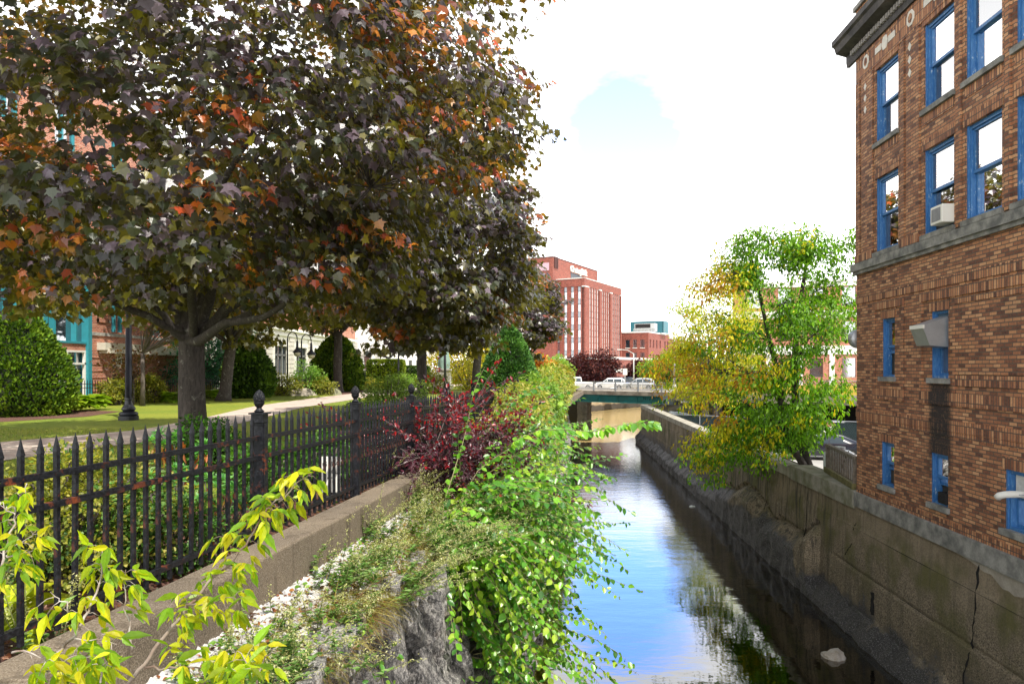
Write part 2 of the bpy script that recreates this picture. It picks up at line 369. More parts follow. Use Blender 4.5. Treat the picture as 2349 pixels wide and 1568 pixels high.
m = MT('window pane'); gl = m.n('ShaderNodeBsdfGlossy', {'Color': (1, 1, 1, 1), 'Roughness': .01}); fr = m.n('ShaderNodeFresnel', {'IOR': 5.0}); tr = m.n('ShaderNodeBsdfTransparent', {0: (.9, .92, .92, 1)})
x_ = m.n('ShaderNodeMixShader', {0: fr.outputs[0]}); m.l(tr.outputs[0], x_.inputs[1]); m.l(gl.outputs[0], x_.inputs[2]); m.l(x_.outputs[0], m.o.inputs[0]); m.t.nodes.remove(m.p); GLASS = m.m
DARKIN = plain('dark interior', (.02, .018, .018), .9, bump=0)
BLIND = plain('window blind', (.62, .60, .55), .8, var=.1, bump=.05)
DARKST = plain('dark weathered cornice', (.10, .09, .085), .75, var=.5, scale=3, c2=(.03, .028, .03))
LEDGE = plain('weathered ledge stone', (.34, .33, .30), .9, var=.45, scale=4, bump=.6, c2=(.12, .12, .115))
TILE = plain('pale inlaid tile', (.72, .68, .60), .6, var=.2)
bld = thing('brick_building', 'tall tan and orange brick building with blue sash windows rising from the canal wall', 'building', (8.375, 17, 0), ANG)
SEND = 17.0
holes = []; wins = []
def win(a, b, zs, zh, style): holes.append((a, b, zs, zh)); wins.append((a, b, zs, zh, style))
bays = [(1.0, 2.05), (3.09, 4.14), (4.49, 5.52), (5.86, 6.9), (8.0, 9.05), (10.1, 11.15), (11.5, 12.5), (12.9, 13.9)]
for i, (a, b) in enumerate(bays):
    win(a, b, 5.1, 6.78, 'tall'); win(a, b, 2.62, 4.30, ['tall', 'ac', 'refl', 'tall'][i % 4])
for a, b in ((1.30, 1.90), (3.34, 3.96), (9, 9.6), (11, 11.6)): win(a, b, -.2, 1.09, 'hood' if 3 < a < 4 else 'small')
for a, b in ((1.25, 1.87), (3.33, 3.95), (5.58, 6.62), (9.2, 10.2)): win(a, b, -2.62, -1.645, 'open' if b-a < .8 else 'pipe')
g = G(); wall_open(g, 0, SEND, -3.0, 8.3, holes, 0, .22)
g.add([(0,0,-5.2),(0,14,-5.2),(0,14,8.3),(0,0,8.3)], [(0,1,2,3)]); g.add([(SEND,0,-5.2),(SEND,14,-5.2),(SEND,14,8.3),(SEND,0,8.3)], [(0,1,2,3)])
g.add([(0,14,-5.2),(SEND,14,-5.2),(SEND,14,8.3),(0,14,8.3)], [(0,1,2,3)]); g.add([(0,0,8.25),(SEND,0,8.25),(SEND,14,8.25),(0,14,8.25)], [(0,1,2,3)])
g.obj('wall', BRK, bld)
# projecting piers, frames and panels of brick
g = G()
for a, b in ((0.0, .21), (.33, .9), (2.2, 2.34), (2.45, 2.95), (4.24, 4.39), (5.62, 5.76), (7.0, 7.3), (9.2, 9.9)): g.box(a, b, -.03, 0, 2.55, 6.86)
for a, b in ((.90, 1.0), (2.22, 2.31), (2.96, 3.05), (4.12, 4.20)): g.box(a, b, -.028, 0, -.46, 1.30)
g.box(4.20, 8.2, -.02, 0, -.12, 1.16)
g.obj('pilaster', BRK, bld)
g = G()
for z0, z1, a, b, p in ((1.54, 1.72, 0, SEND, .018), (1.31, 1.49, 2.96, SEND, .03), (1.31, 1.49, .9, 2.31, .03), (1.17, 1.28, 4.2, SEND, .03), (-.70, -.47, .9, 2.31, .03),
                     (-.70, -.47, 2.96, SEND, .03), (-.33, -.14, 4.2, SEND, .024), (-1.18, -.98, 0, SEND, .02), (-1.28, -1.19, 0, SEND, .012), (-3.0, -2.86, 0, SEND, .012),
                     (2.52, 2.7, 0, .9, .05), (2.52, 2.7, 2.2, 2.95, .05), (4.31, 4.50, 0, 0, 0), (6.88, 7.44, 0, SEND, .02)):
    if b > a: g.box(a, b, -p, .001, z0, z1)
for a, b, zs, zh, st in wins:
    hw = .2
    g.box(a-.04, b+.04, -.010, .001, zh, zh+hw)
    if zs > 2: g.box(a, b, -.010, .001, zs-.30, zs-.11)
g.obj('soldier_course', SOLD, bld)
for a, b, zs, zh, st in wins:
    big = zh-zs > 1.2 and b-a > .8
    f = G(); t = .07 if b-a > .8 else .055
    f.box(a, a+t, .06, .2, zs, zh); f.box(b-t, b, .06, .2, zs, zh); f.box(a+t, b-t, .06, .2, zh-t, zh); f.box(a+t, b-t, .05, .2, zs, zs+.045)
    f.box(a, a+.035, .03, .06, zs, zh); f.box(b-.035, b, .03, .06, zs, zh)
    wo = f.obj('window', BLUE, bld)
    G().box(a-.06, b+.06, -.06, .06, zs-.10, zs+.001).obj('sill', LEDGE, wo)
    mid = zs+.5*(zh-zs); L, Rr = a+t, b-t
    def sash(z0, z1, y, nm='sash'):
        s_ = G(); q = .045
        s_.box(L, L+q, y, y+.04, z0, z1); s_.box(Rr-q, Rr, y, y+.04, z0, z1); s_.box(L+q, Rr-q, y-.008, y+.04, z1-q, z1); s_.box(L+q, Rr-q, y, y+.04, z0, z0+q*1.2); s_.obj('sash', BLUE, wo)
        G().add([(L+q, y+.02, z0+q), (Rr-q, y+.02, z0+q), (Rr-q, y+.02, z1-q), (L+q, y+.02, z1-q)], [(0, 1, 2, 3)]).obj('glass', GLASS, wo)
    top = zh-t
    if st in ('tall', 'refl', 'ac'):
        sash(mid-.02, top, .10); lo = zs+.045 if st != 'ac' else zs+.36
        sash(lo, mid+.02 if st != 'ac' else mid+.06, .15)
        bz = {'tall': zs+.35, 'refl': mid-.05, 'ac': mid-.2}[st]
        G().box(L+.10, Rr-.04, .24, .245, bz, top).obj('blind', BLIND, wo)
    elif st == 'hood':
        G().box(L, Rr, .12, .14, zs+.62, top).obj('vent_board', TEAL if False else plain('blue grey board', (.12, .2, .3), .6), wo); sash(zs+.045, zs+.62, .15)
    elif st == 'pipe':
        sash(zs+.045, mid+.05, .15); G().box(L+.03, Rr, .12, .14, mid+.05, top).obj('vent_board', plain('white board', (.7, .7, .68), .5), wo)
    else:
        sash(mid, top, .10); sash(mid-.13, top-.12, .15)
    G().add([(a, .55, zs), (b, .55, zs), (b, .55, zh), (a, .55, zh), (a, .22, zs), (b, .22, zs), (b, .22, zh), (a, .22, zh)],
            [(0, 1, 2, 3), (4, 5, 1, 0), (5, 6, 2, 1), (6, 7, 3, 2), (7, 4, 0, 3)]).obj('room', plain('room wall', (.16, .15, .13), .9, bump=0), wo)
# belt course, cornice, parapet, base ledge
g = G(); g.box(-.12, SEND, -.10, 0, 2.32, 2.50); g.box(-.09, SEND, -.06, .0, 2.24, 2.32)
for k in range(24): g.box(-.121+k*.75, -.113+k*.75, -.1025, -.10, 2.32, 2.50)
g.obj('belt_course', LEDGE, bld, bevel=.01)
g = G(); g.prism([(0, 7.44), (-.07, 7.44), (-.09, 7.56), (-.09, 7.70), (-.34, 7.78), (-.38, 7.92), (-.44, 7.96), (-.44, 8.08), (-.40, 8.1), (0, 8.12)], 'x', -.4, SEND)
g.obj('cornice', DARKST, bld)
g = G()
for k in range(int(SEND/.12)): g.box(-.02+k*.12, .045+k*.12, -.15, -.085, 7.58, 7.69)
g.obj('dentil_row', plain('pale dentils', (.33, .31, .29), .8), bld)
g = G(); g.box(0, SEND, -.02, .3, 8.1, 8.62); g.obj('parapet', BRK, bld)
G().box(-.05, SEND, -.08, .36, 8.62, 8.74).obj('coping', LEDGE, bld, bevel=.02)
def octa(g, x, z, rx, rz, y0=-.034, n=8, ph=.5): g.prism([(x+rx*math.cos(2*math.pi*(k+ph)/n), z+rz*math.sin(2*math.pi*(k+ph)/n)) for k in range(n)], 'y', y0, 0)
g = G()
for cx in (.56, 2.62, 7.1, 9.5):
    octa(g, cx, 7.18, .16, .17)
    for k, z in enumerate((6.60, 6.33, 6.06)): octa(g, cx-.02, z, .07, .09, n=4, ph=0, y0=-.038)
for c in (1.5, 3.6, 5.0, 8.5):
    octa(g, c, 7.2, .15, .17, n=6, ph=0); g.box(c-.46, c-.17, -.034, 0, 7.12, 7.26); g.box(c+.17, c+.46, -.034, 0, 7.12, 7.26)
g.obj('inlaid_tile', TILE, bld)
g = G()
for cx in (.56, 2.62, 7.1, 9.5): octa(g, cx, 7.18, .085, .10, y0=-.040)
g.obj('tile_centre', SOLD, bld)
g = G(); g.box(.55, SEND, -.008, 14, -5.2, -3.0); g.obj('foundation', CONC, bld)
basez(bld, -3.0)
HOODM = plain('galvanised metal', (.42, .44, .46), .4, metal=.6, var=.15)
def at_face(name, label, cat, s, z): # things fixed to the facade, own local frame along it
    p = Vector((8.375, 17, z)) + Vector((-.0596, -.998, 0))*s
    return thing(name, label, cat, p, ANG)
h = at_face('vent_hood', 'slanted metal exhaust hood sticking out above the soot streak', 'vent', 3.65, .72)
G().prism([(.12, .27), (-.42, .08), (-.42, .02), (-.30, -.30), (.12, -.34)], 'x', -.24, .24).obj('hood', HOODM, h)
G().box(-.25, .25, -.43, -.40, .02, .09).obj('rim', WHITE, h)
p = at_face('exhaust_pipe', 'short white elbow pipe poking out of the lowest blue window by the frame edge', 'pipe', 5.95, -2.0)
G().tube([(0, .15, 0), (0, -.12, 0), (-.03, -.2, -.01), (-.10, -.24, -.04), (-.14, -.25, -.08)], .055, 12).obj('pipe', WHITE, p, smooth=True); G().lathe([(.07, -.01), (.07, .01)], (0, 0, 0), 12).obj('collar', HOODM, p)
a = at_face('air_conditioner', 'white window air conditioner in the second floor sash above the stone ledge', 'air conditioner', 3.95, 2.68)
G().box(-.2, .2, -.22, .2, 0, .34).obj('case', WHITE, a, bevel=.015); G().box(-.15, .15, -.226, -.22, .05, .29).obj('grille', plain('ac grille', (.25, .25, .26), .6), a)
l = at_face('wall_fan', 'round metal extractor cowl on the far corner of the brick building', 'vent', -.02, .72)
G().lathe([(.05, .0), (.2, .02), (.24, .06), (.24, .2), (.16, .24)], (0, 0, 0), 16).obj('cowl', HOODM, l, smooth=True); l.rotation_euler = (0, R(-90), ANG); l.location += Vector((.24, .26, 0))
crate = at_face('plastic_crate', 'black plastic basket standing on the sill of the low middle window', 'basket', 3.78, -2.57)
g = G(); g.box(-.12, .12, -.02, .14, 0, .02)
for k in range(7): g.box(-.12+k*.038, -.105+k*.038, -.03, -.02, .02, .2); g.box(-.13, .13, -.035, -.02, .03+k*.028, .04+k*.028)
g.box(-.13, -.12, -.02, .14, 0, .21); g.box(.12, .13, -.02, .14, 0, .21); g.obj('basket', DARKIN, crate)

# ================================================================ CANAL WALL (right bank)
m = MT('canal concrete'); v = m.co(); t = m.n('ShaderNodeTexCoord').outputs['Object']; s = m.n('ShaderNodeSeparateXYZ', {0: t}); z = s.outputs[2]; x = s.outputs[0]
n1 = m.noise(v, .9, 5, .6); n2 = m.noise(v, 7, 5, .65); n3 = m.noise(v, 34, 5, .8); n4 = m.noise(m.co('Object', (5, 5, .35)), 1.6, 5, .7)
col = m.mix(m.rng(n1, .38, .62), (.34, .27, .18), (.22, .17, .11))
agg = m.rng(z, -3.7, -4.6)
col = m.mix(m.math('MULTIPLY', m.rng(n3, .46, .6), m.math('ADD', m.math('MULTIPLY', agg, .6), .4)), col, (.055, .045, .035))
col = m.mix(m.math('MULTIPLY', m.rng(n3, .40, .33), agg), col, (.62, .54, .40))
moss = m.math('MULTIPLY', m.math('MULTIPLY', m.rng(z, -3.4, -3.9), m.rng(z, -5.6, -4.3)), m.rng(n1, .46, .6)); col = m.mix(m.math('MULTIPLY', moss, .75), col, (.13, .125, .03))
col = m.mix(m.math('MULTIPLY', m.rng(n4, .50, .58), m.rng(x, 1.0, -4.0, .22, .9)), col, (.05, .045, .035))
col = m.mix(m.math('MULTIPLY', m.math('MULTIPLY', m.rng(n4, .36, .30), m.rng(n2, .5, .6)), .8), col, (.7, .66, .58))
zz = m.math('ADD', m.math('ADD', z, m.math('MULTIPLY', n1, -1.5)), m.math('MULTIPLY', n2, -.5))
lim = m.rng(x, -3.2, -2.9, .55, 0.)
wet = m.rng(m.math('SUBTRACT', zz, lim), -6.55, -6.75)
col = m.mix(m.math('MULTIPLY', wet, .94), col, m.mix(m.rng(n3, .53, .62), (.014, .014, .018), (.30, .28, .28)))
m.set('Base Color', col).set('Roughness', m.rng(wet, 0, 1, .9, .55)).bump(m.math('ADD', n3, m.math('MULTIPLY', n2, .8)), 1., .03); CWALL = m.m
cw = thing('canal_wall', 'stained concrete canal wall with a mossy face and dark wet footing', 'wall', (8.375, 17, 0), ANG)
X0, X1, DX = -42.0, 30.0, .15; zs_ = [-3.34+.0]+[-3.36-.075*k for k in range(1, 42)]
nxs = int((X1-X0)/DX)+1; V = []
def wall_y(x, z):
    if z > -3.42: y = -.0
    else: y = -.02-.03*(-3.5-z)
    if z < -3.88: y -= .015
    if abs(z+4.86) < .05 and x > -1.2: y += .03
    if z < -4.88: y -= .012
    zf = -5.75 if x > -2.2 else (-4.75-.25*math.sin(x*.9) if x > -13 else -5.45)
    zf += .22*fbm(x*.7, 3.1)
    if z < zf: y -= min(.34, (zf-z)*.9) + .07*fbm(x*1.7, z*2, 5)
    elif z < zf+.14 and -13 < x < -2.2: y += .12
    return y + .006*fbm(x*3, z*3, 1) + .02*fbm(x*.3, z*.4, 9)
for i in range(nxs):
    x = X0+i*DX
    for z in zs_: V.append((x, wall_y(x, z), z))
nz_ = len(zs_)
g = G(); g.add(V, [(i*nz_+k, (i+1)*nz_+k, (i+1)*nz_+k+1, i*nz_+k+1) for i in range(nxs-1) for k in range(nz_-1)])
g.add([(X0, 0, -7), (X0, .6, -7), (X0, .6, -3.3), (X0, 0, -3.3)], [(0, 1, 2, 3)])
g.add([(X0, .6, -7), (.0, .6, -7), (.0, .6, -3.1), (X0, .6, -3.1)], [(0, 1, 2, 3)])
g.obj('wall_face', CWALL, cw)
COPE = plain('mossy coping', (.33, .31, .26), .9, var=.5, scale=3.2, bump=.7, c2=(.16, .16, .09))
g = G(); x = X0
while x < -4.6: L_ = min(4.0, -4.6-x); g.box(x+.01, x+L_-.01, -.07, .52, -3.38, -3.10); x += L_
g.obj('coping', plain('sun painted coping', (.46, .43, .36), .9, var=.35, scale=3, bump=.6, c2=(.24, .22, .17)), cw, bevel=.015)  # paler tone, sunlight on the far coping put into its colour
g = G(); g.box(-4.6, -.01, -.09, .62, -3.42, -2.99); g.box(-4.9, -4.4, -.05, .5, -3.42, -3.04); g.obj('coping', COPE, cw, bevel=.02)
g = G(); g.box(.0, X1, -.075, .02, -3.35, -3.0); g.obj('ledge', LEDGE, cw, bevel=.012)
CRK = plain('crack', (.01, .009, .008), 1., bump=0)
g = G()
def crack(pts, r=.014):
    P_ = []
    for (a, b) in zip(pts[:-1], pts[1:]):
        for k in range(6):
            t_ = k/6; x = a[0]+(b[0]-a[0])*t_+.03*random.uniform(-1, 1); z = a[1]+(b[1]-a[1])*t_; P_.append((x, wall_y(x, z)+.002, z))
    g.tube(P_, [r*random.uniform(.4, 1.5) for _ in P_], 5)
crack([(.35, -3.4), (.22, -3.7)], .008); crack([(.05, -3.75), (-.1, -4.0)], .012); crack([(-.1, -4.3), (-.35, -4.5), (-.5, -4.7)], .013); crack([(4.9, -3.4), (4.88, -4.3), (4.8, -4.9), (4.6, -5.5), (4.7, -6.2)], .022)
crack([(-.9, -4.85), (1.5, -4.86), (4.8, -4.88)], .007); crack([(-42, -3.87), (-20, -3.87), (-3, -3.88), (8, -3.9)], .006); crack([(-3.2, -3.4), (-3.25, -5.2)], .014)
for x in (-7, -11, -15, -19, -24, -29, -34, -39): crack([(x, -3.4), (x+.02, -5.6)], .008)
crack([(1.1, -5.1), (1.15, -5.7)], .05)
g.obj('crack', CRK, cw)
basez(cw, -6.9)

# ================================================================ LEFT BANK
# concrete curb under the fence
m = MT('curb concrete'); v = m.co(); n1 = m.noise(v, 1.2, 5); n2 = m.noise(v, 90, 4, .7); n4 = m.noise(m.co('Object', (4, 4, .3)), 2, 4); geo = m.n('ShaderNodeNewGeometry'); gz = m.n('ShaderNodeSeparateXYZ', {0: geo.outputs['Normal']}).outputs[2]
col = m.mix(m.rng(n1, .4, .62), (.20, .155, .105), (.125, .095, .065)); col = m.mix(m.rng(n2, .5, .7, 0, .7), col, (.42, .37, .30)); col = m.mix(m.rng(n2, .48, .36, 0, .8), col, (.05, .04, .03)); col = m.mix(m.rng(n4, .55, .65, 0, .6), col, (.08, .06, .04))
m.set('Base Color', col).set('Roughness', .95).bump(n2, .8, .012); CURB = m.m
cb = thing('concrete_curb', 'low brown concrete curb carrying the black iron fence', 'curb', (Xf(4)+.17, 4, -2.3))
zs2 = [-4, .5, 3.6, 4.05, 8.6, 12.4, 16, 20, 30, 45, 64]
for i, (a, b) in enumerate(zip(zs2[:-1], zs2[1:])):
    w_ = .36 if i != 1 else .36
    g = G(); e = .006
    top = -1.63-.008*(a-6); topb = -1.63-.008*(b-6)
    bx = [(Xf(a)+.02, a+e), (Xf(a)+.02+w_, a+e), (Xf(b)+.02+w_, b-e), (Xf(b)+.02, b-e)]
    g.add([(x-cb.location.x, y-4, z_+2.3) for (x, y), z_ in zip(bx, (-2.45,)*4)]+[(x-cb.location.x, y-4, t_+2.3) for (x, y), t_ in zip(bx, (top, top, topb, topb))], [(0, 3, 2, 1), (4, 5, 6, 7), (0, 1, 5, 4), (1, 2, 6, 5), (2, 3, 7, 6), (3, 0, 4, 7)])
    g.obj('curb_block', CURB, cb, bevel=.02)
# rubble strip between curb and stone wall
def strip_z(x, y):
    u = (x-(Xf(y)+.3))/max(.2, (Xs(y)-(Xf(y)+.3))); return -2.03-.25*min(1.2, max(0, u))
m = MT('rubble soil'); v = m.co(); n1 = m.noise(v, 14, 5, .7); n2 = m.noise(v, 2.2, 4)
m.set('Base Color', m.mix(m.rng(n2, .45, .6), m.ramp(n1, [(.35, (.05, .035, .02)), (.6, (.30, .24, .16)), (.75, (.6, .57, .5))]), (.12, .10, .03))).set('Roughness', 1.).bump(n1, 1., .06); SOIL = m.m
g = G(); V = []; ny, nn = 260, 10
for j in range(ny+1):
    y = -4+j*68/ny
    for i in range(nn+1):
        x = Xf(y)+.25+(Xs(y)-.02-(Xf(y)+.25))*i/nn; V.append((x, y, strip_z(x, y)+.03*fbm(x*3, y*3)))
g.add(V, [(j*(nn+1)+i, j*(nn+1)+i+1, (j+1)*(nn+1)+i+1, (j+1)*(nn+1)+i) for j in range(ny) for i in range(nn)])
tag(g.obj('rubble_ground', SOIL), kind='structure')
# rough stone wall
m = MT('rough stone'); v = m.co(); vv = m.co('Object', (3, 3, 1.5)); n1 = m.noise(vv, 5.0, 8, .8); n2 = m.noise(v, 1.4, 4); n3 = m.noise(v, 50, 4, .8)
vo = m.n('ShaderNodeTexVoronoi', {'Vector': m.co('Object', (1.6, 1.6, .8)), 'Scale': 1.6}); 
att = m.n('ShaderNodeAttribute', attribute_name='tint').outputs[0]
col = m.ramp(n1, [(.36, (.015, .015, .018)), (.45, (.15, .145, .15)), (.54, (.40, .38, .36)), (.64, (.80, .77, .73))])
col = m.mix(m.rng(n3, .5, .62, 0, .8), col, (.05, .05, .05)); col = m.mix(m.rng(n3, .43, .34, 0, .8), col, (.75, .73, .70)); col = m.mix(m.rng(n2, .55, .7, 0, .7), col, (.20, .13, .07))
col = m.mix(.9, col, att, 'MULTIPLY')
m.set('Base Color', col).set('Roughness', .85).bump(m.math('ADD', n1, m.math('MULTIPLY', n3, .4)), 1., .07); RSTONE = m.m
sw = thing('stone_wall', 'rough grey stone retaining wall dropping to the canal, grown over with weeds', 'wall', (Xs(9), 9, WATER_Z-.4))
nV, nU = 46, 560; V = []
seeds = rng.uniform([0, 0], [68, 4.2], (420, 2)); sv = rng.uniform(-.16, .16, 420); TC = []; sl_ = rng.uniform(-.25, .25, (420, 2))
for j in range(nU+1):
    y = -4+ (68*(j/nU)**1.35)
    q = np.hypot((seeds[:, 0]-(y+4))*1.5, 0)
    for i in range(nV+1):
        z = -2.3-4.3*i/nV; h_ = (-2.3-z)
        d = np.hypot((seeds[:, 0]-(y+4))*1.25, (seeds[:, 1]-h_)*.8)+0.09*fbm(y*2.5, z*1.5, 4); k = np.argpartition(d, 2)[:2]; k = k[np.argsort(d[k])]
        e_ = d[k[1]]-d[k[0]]
        off = sv[k[0]]+sl_[k[0], 0]*(y+4-seeds[k[0], 0])+sl_[k[0], 1]*(h_-seeds[k[0], 1]) - (.13 if e_ < .05 else (.05 if e_ < .1 else 0)) + .06*fbm(y*6, z*3, 2)+.03*fbm(y*15, z*9, 2)
        TC.append((.12 if e_ < .05 else (.55 if e_ < .1 else 1.))*(.75+3.2*abs(sv[k[0]])))
        x = Xs(y)+h_*.2+off + (.0 if i else -.02)
        V.append((x-sw.location.x, y-9, z+.04*fbm(y*3, 0, i*.01)*(1 if i == 0 else 0)-sw.location.z))
V2 = list(V); 
g = G(); g.add(V, [(j*(nV+1)+i, (j+1)*(nV+1)+i, (j+1)*(nV+1)+i+1, j*(nV+1)+i+1) for j in range(nU) for i in range(nV)])
wo = g.obj('wall_face', RSTONE, sw); at_ = wo.data.color_attributes.new('tint', 'FLOAT_COLOR', 'POINT'); tcv = np.ones((len(TC), 4), np.float32); tcv[:, :3] = np.array(TC)[:, None]; at_.data.foreach_set('color', tcv.ravel())
g = G()   # irregular cap stones at the edge
y = 2.0
while y < 40:
    L_ = random.uniform(.45, 1.1); wd = random.uniform(.25, .5); hh = random.uniform(.12, .28)
    nseg = 5; vs = []
    for a in range(nseg+1):
        for b in range(4):
            for c in range(3):
                X_ = Xs(y)-wd+(wd+.06)*b/3; Y_ = y+L_*a/nseg*.95; Z_ = -2.42+hh*c/2
                vs.append((X_+.045*fbm(X_*6, Y_*6, Z_*6)-sw.location.x, Y_+.04*fbm(Y_*6, X_*5, 3)-9, Z_+.05*fbm(X_*5, Y_*4, 7)-sw.location.z))
    id_ = lambda a, b, c: a*12+b*3+c
    fs = []
    for a in range(nseg):
        for b in range(3): fs += [(id_(a, b, 2), id_(a+1, b, 2), id_(a+1, b+1, 2), id_(a, b+1, 2))]
        for c in range(2): fs += [(id_(a, 3, c), id_(a+1, 3, c), id_(a+1, 3, c+1), id_(a, 3, c+1)), (id_(a, 0, c), id_(a, 0, c+1), id_(a+1, 0, c+1), id_(a+1, 0, c))]
    for b in range(3):
        for c in range(2): fs += [(id_(0, b, c), id_(0, b+1, c), id_(0, b+1, c+1), id_(0, b, c+1)), (id_(nseg, b, c), id_(nseg, b, c+1), id_(nseg, b+1, c+1), id_(nseg, b+1, c))]
    g.add(vs, fs); y += L_+random.uniform(0, .5)
wo = g.obj('cap_stone', RSTONE, sw); at_ = wo.data.color_attributes.new('tint', 'FLOAT_COLOR', 'POINT'); at_.data.foreach_set('color', np.ones(len(wo.data.vertices)*4, np.float32)*1.3)
# white rubble stones
def stones(name, n, fn, s0, s1, mat, parent=None):
    g = G(); ico = [(0,0,1)]+[(math.cos(a)*.9, math.sin(a)*.9, .35) for a in [k*1.2566 for k in range(5)]]+[(math.cos(a+.6)*.9, math.sin(a+.6)*.9, -.35) for a in [k*1.2566 for k in range(5)]]+[(0,0,-1)]
    fs = [(0,k+1,(k+1)%5+1) for k in range(5)]+[(k+1,k+6,(k+1)%5+1) for k in range(5)]+[((k+1)%5+1,k+6,(k+1)%5+6) for k in range(5)]+[(11,(k+1)%5+6,k+6) for k in range(5)]
    for _ in range(n):
        x, y, z = fn(); s_ = random.uniform(s0, s1); a = random.uniform(0, 6.28); q = (random.uniform(.6, 1.4), random.uniform(.6, 1.4), random.uniform(.3, .7))
        vs = []
        for p in ico:
            k = random.uniform(.75, 1.2); px, py, pz = p[0]*q[0]*k, p[1]*q[1]*k, p[2]*q[2]*k
            vs.append((x+s_*(px*math.cos(a)-py*math.sin(a)), y+s_*(px*math.sin(a)+py*math.cos(a)), z+s_*pz))
        g.add(vs, fs)
    return g.obj(name, mat, parent)
def rub():
    y = random.uniform(2.5, 11)**1.0; u = random.random()**1.3; x = Xf(y)+.36+u*.8; return x, y, strip_z(x, y)+.01
tag(stones('rubble', 5200, rub, .012, .055, plain('white rubble', (.66, .64, .61), .9, var=.5, scale=14, c2=(.34, .34, .36))), kind='stuff')
# ================================================================ BRIDGE
RED = [(0, (.13, .03, .022)), (.4, (.26, .055, .035)), (.75, (.34, .08, .05)), (1, (.42, .14, .09))]
REDB = brick('far red brick', RED, (.26, .12, .09), bw=.4, bh=.13, ms=.014, stain=True)
CONCW = plain('weathered bridge concrete', (.36, .32, .26), .9, var=.4, scale=1.6, bump=.5, c2=(.16, .13, .10))
STEEL = plain('galvanised rail', (.36, .38, .41), .5, metal=.4, var=.1)
BRA = math.atan2(-.584, .812)
br = thing('road_bridge', 'low road bridge with concrete edge and teal steel girder crossing the canal', 'bridge', (12.9, 59.6, 0), BRA)
g = G(); g.box(-14, .6, 0, 9.5, -2.36, -2.11); g.box(-14, .6, -.10, .35, -2.43, -2.09); g.obj('deck', CONCW, br)
g = G(); g.box(-14, 0, .15, .19, -3.05, -2.43); g.box(-14, 0, .0, .35, -3.12, -3.05); g.box(-14, 0, .02, .32, -2.47, -2.432)
for k in range(7): g.box(-.6-k*1.9, -.57-k*1.9, .02, .15, -3.05, -2.47)
g.obj('girder', plain('teal girder paint', (.02, .22, .22), .5, var=.35, scale=2, c2=(.03, .15, .14)), br)
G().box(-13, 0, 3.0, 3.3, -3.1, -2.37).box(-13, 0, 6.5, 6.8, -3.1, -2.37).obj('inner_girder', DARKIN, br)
g = G()
for a, b in (([-1.9, -2.78], [-1.9, -2.55]), ([-1.9, -2.55], [-1.7, -2.78]), ([-1.7, -2.78], [-1.7, -2.55]), ([-1.55, -2.6], [-1.55, -2.8]), ([-1.4, -2.6], [-1.35, -2.8]), ([-1.35, -2.8], [-1.2, -2.58]), ([-1.1, -2.6], [-.95, -2.6]), ([-1.05, -2.6], [-1.05, -2.8])):
    g.bar((a[0], .13, a[1]), (b[0], .13, b[1]), .03, .03, (0, 1, 0))
g.obj('graffiti', DARKIN, br)
for k in range(7):
    x = -.2-k*2.2
    po = G().box(x-.06, x+.06, .02, .14, -2.11, -1.24).obj('rail_post', STEEL, br)
G().box(-14, .2, .06, .11, -1.31, -1.25).box(-14, .2, .06, .11, -1.95, -1.90).box(-14, .2, .065, .105, -1.47, -1.44).obj('rail', STEEL, br)
g = G()
for k in range(118):
    if (k*.12+.2) % 2.2 > .08: g.box(-.06-k*.12, -.03-k*.12, .07, .10, -1.92, -1.46)
g.obj('baluster', STEEL, br)
G().box(.0, .9, -.15, 1.6, -3.15, -2.45).obj('bearing_block', plain('blue grey block', (.2, .24, .28), .7), br)
g = G(); g.box(-.3, 2.5, .2, 9, -7, -3.15); g.box(-1.3, .4, .35, 9, -7, -3.3); g.obj('abutment', CONCW, br)
g = G()
for r_ in range(9):
    for c_ in range(3):
        o_ = .0 if r_ % 2 else .2
        g.box(-10.0+c_*.36+random.uniform(-.03, .03), -10.0+c_*.36+.345, 2.6-.02*random.random(), 3.0, -7+r_*.43, -7+r_*.43+.41)
    g.box(-10.0, -8.95+.04*random.random(), 2.9, 3.5, -7+r_*.43, -7+r_*.43+.41)
g.obj('granite_pier', plain('granite blocks', (.20, .18, .16), .9, var=.5, scale=2, bump=.6), br)
g = G(); g.box(-18, -11.8, 6.5, 7, -7, -2.4); g.obj('shade_painted_wall', DARKIN, br)  # near-black colour stands in for the shade under the bridge
basez(br, -7)
# canal wall on the far bend
fw = thing('far_canal_wall', 'tan concrete wall of the canal bend seen under the bridge', 'wall', (3.5, 92, -6.4))
a1 = math.atan2(38, 30); 
g = G()
for k in range(10):
    L_ = 5.4; g.box(k*L_, k*L_+L_-.04, 0, .5, 0, 3.25)
fo = g.obj('wall_face', None or CWALL.copy(), fw); fw.rotation_euler.z = a1
m = MT('far canal concrete'); v = m.co(); z = m.n('ShaderNodeSeparateXYZ', {0: m.n('ShaderNodeTexCoord').outputs['Object']}).outputs[2]; n1 = m.noise(v, .8, 5)
m.set('Base Color', m.mix(m.rng(m.math('ADD', z, n1), 1.5, 1.3), m.mix(m.rng(n1, .4, .6), (.36, .28, .18), (.26, .20, .12)), (.05, .04, .03))).set('Roughness', .9); fo.data.materials[0] = m.m
